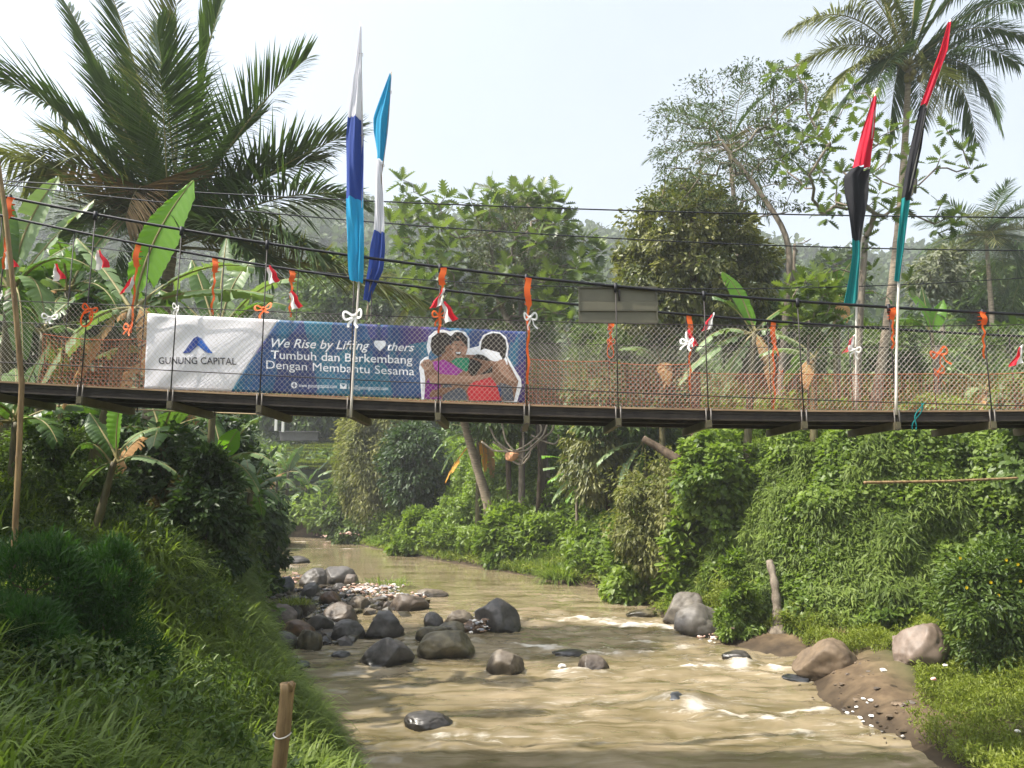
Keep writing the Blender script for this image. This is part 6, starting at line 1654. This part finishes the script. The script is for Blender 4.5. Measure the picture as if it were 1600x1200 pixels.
for px, py, D, s, lab in [(50, 950, 8.2, 170, 'soft feathery dark green shrub at the left edge of the foreground'), (175, 940, 8.6, 140, 'feathery dark shrub right of the one at the foreground left edge'), (30, 1050, 7.6, 150, 'feathery shrub lowest at the left edge in deep shade')]:
    shrub('feathery_shrub', lab, px, py, D, s, 'feath', 60, 240, .105, .015, Q_LEAF, -.5, 1.0)
for px, py, D, s, m, L, W, lab, tm in [
                                        (1560, 960, 15, 190, 'bush', .13, .05, 'leafy shrub at the right edge below the yellow flowers', O_LEAF), (1000, 880, 28.5, 110, 'creep', .2, .13, 'round creeper bush between the reeds and the thicket', H_LEAF), (800, 850, 41, 90, 'creep', .34, .22, 'sunny creeper bush at the foot of the leaning trunk', H_LEAF),
                                        (650, 835, 49, 60, 'creep', .3, .16, 'light green bush on the right bank under the dark tree', O_LEAF), (1150, 900, 20.8, 60, 'creep', .14, .06, 'light green ferny shrub above the earth ledge', O_LEAF), 
                                        (395, 820, 30, 90, 'dark', .25, .12, 'dark bush hanging over the left waterline', O_LEAF), (560, 790, 61, 90, 'bush', .4, .2, 'dark green bush at the water beyond the rubbish heap', O_LEAF),
                                        (150, 800, 12.6, 130, 'bush', .09, .03, 'sunlit leafy shrub around the foot of the young banana', Q_LEAF), (325, 775, 14.4, 115, 'dark', .16, .07, 'dark leafy shrub under the deck below the logo end of the banner', O_LEAF), (285, 800, 15.2, 80, 'brown', .10, .04, 'brownish twiggy shrub in the shade below the banner', Q_LEAF), (60, 745, 13, 150, 'bush', .11, .035, 'light leaved shrub behind the curved bamboo pole', Q_LEAF)]:
    shrub('leafy_shrub', lab, px, py, D, s, m, 60, 150, L, W, tm, .4, .8)
# old pale trunk and bare earth face between the thicket and the creeper cliff
b = P(1216, 935, 20.4); b[2] = gz(b[0], b[1]) - .1
tp_ = smooth([b, P(1211, 915, 20.55), P(1207, 895, 20.7), P(1202, 876, 20.85)], 24); rr = .10 + .22 * np.exp(-np.linspace(0, 6, 24)) 
mb = MB(); mb.tube(tp_, rr * (1 + .12 * np.sin(np.arange(24) * 1.3)), 10); tag(mb.build('old_trunk', M_barkg), 'pale old trunk leaning on the earth face between the thicket and the leafy cliff', 'tree trunk')
# a tree on the left bank outside the picture, whose shade falls on the foreground slope
for bx, by_, h, rr, lab in [(-8.6, 4.9, 8.7, 2.4, 'broad tree on the left bank shading the foreground slope')]:
    b = np.array([bx, by_, gz(bx, by_)]); top = b + [0, 0, h - b[2]]
    cen = top + rsph(r6, 150) * [rr, rr, rr * .7]; cen = cen[cen[:, 0] + .6 < -.76 * cen[:, 1]]
    tree('leafy_tree', lab, b, smooth(np.array([b, b + [.2, 0, 2], top]), 10), cen, r6, dict(n=170, rad=.75, L=.28, W=.14, m='dark'), .2, .014, M_barkb, group='trees along the river')

# ---------------------------------------------------------------- terraced field, wall and posts beyond the bend
M_conc = mat('old_concrete', (.12, .115, .11), .85, .2, col2=(.08, .075, .07), nscale=1.5)
a, b = P(438, 682, 86), P(497, 684, 86); h = 13 * mpp(86)
mb = MB(); mb.box(((a[0] + b[0]) / 2, 86, a[2]), ((b[0] - a[0]) / 2, .2, h / 2)); mb.box(((a[0] + b[0]) / 2, 85.95, a[2] + h / 2 + .06), ((b[0] - a[0]) / 2 + .1, .32, .06))
tag(mb.build('concrete_wall', M_conc, smooth=False), 'low dark concrete wall above the terraced field', 'wall')
for px, pt, pb, lab in [(388, 668, 705, 'leaning white post left of the concrete wall, nearest the bananas'), (430, 648, 673, 'short white post above the left end of the concrete wall'), (441, 648, 675, 'second white post above the left end of the concrete wall, leaning right'), (537, 640, 664, 'white post right of the concrete wall under the deck')]:
    a, b = P(px, pb, 84), P(px + 3, pt, 84); mb = MB(); mb.box((a + b) / 2, (.14, .14, (b[2] - a[2]) / 2)); mb.box(b + [0, 0, .06], (.2, .2, .06))
    tag(mb.build('white_post', mat('post_paint', (.55, .54, .50), .7) if 'post_paint' not in bpy.data.materials else bpy.data.materials['post_paint'], smooth=False), lab, 'post', 'white posts by the terraced field')
mb = MB(); tb = MB()
z0 = max(float(lut(Z, P(a_, 700, 71)[0], 71.)) for a_ in (455, 510, 568)) * 0 + 5.2
for k in range(8):
    D = 74.5 + 2.2 * k; x0, x1 = P(440, 700, D)[0], P(572, 700, D)[0]; zt = z0 + .62 * k
    zt = max(zt, max(float(lut(Z, q_, D + 1.)) for q_ in (x0, (x0 + x1) / 2, x1)) + .15)
    xx_ = np.linspace(x0, x1, 30); yy_ = D + .8 * np.sin(xx_ * .35 + k)
    tb.grid(np.stack([np.stack([xx_, yy_, 0 * xx_ + zt - 1.6], -1), np.stack([xx_, yy_, 0 * xx_ + zt], -1), np.stack([xx_, yy_ + 2.6, 0 * xx_ + zt + .03], -1)], 1), 1.0)
    n = 5200; u = r6.random(n); xq = x0 + (x1 - x0) * u; e_ = r6.random(n) ** 2; yq = D + .8 * np.sin(xq * .35 + k) + 2.4 * e_ - .1
    blades(mb, np.stack([xq, yq, 0 * xq + zt - .45 * (e_ < .06)], -1), r6.normal(size=(n, 3)) * .25 + [0, -.15, 1], .75, .09, .4, r6.random(n), 3)
tag(tb.build('terrace', M_soil), kind='structure'); tag(mb.build('rice_grass', LM['lime']), kind='stuff')
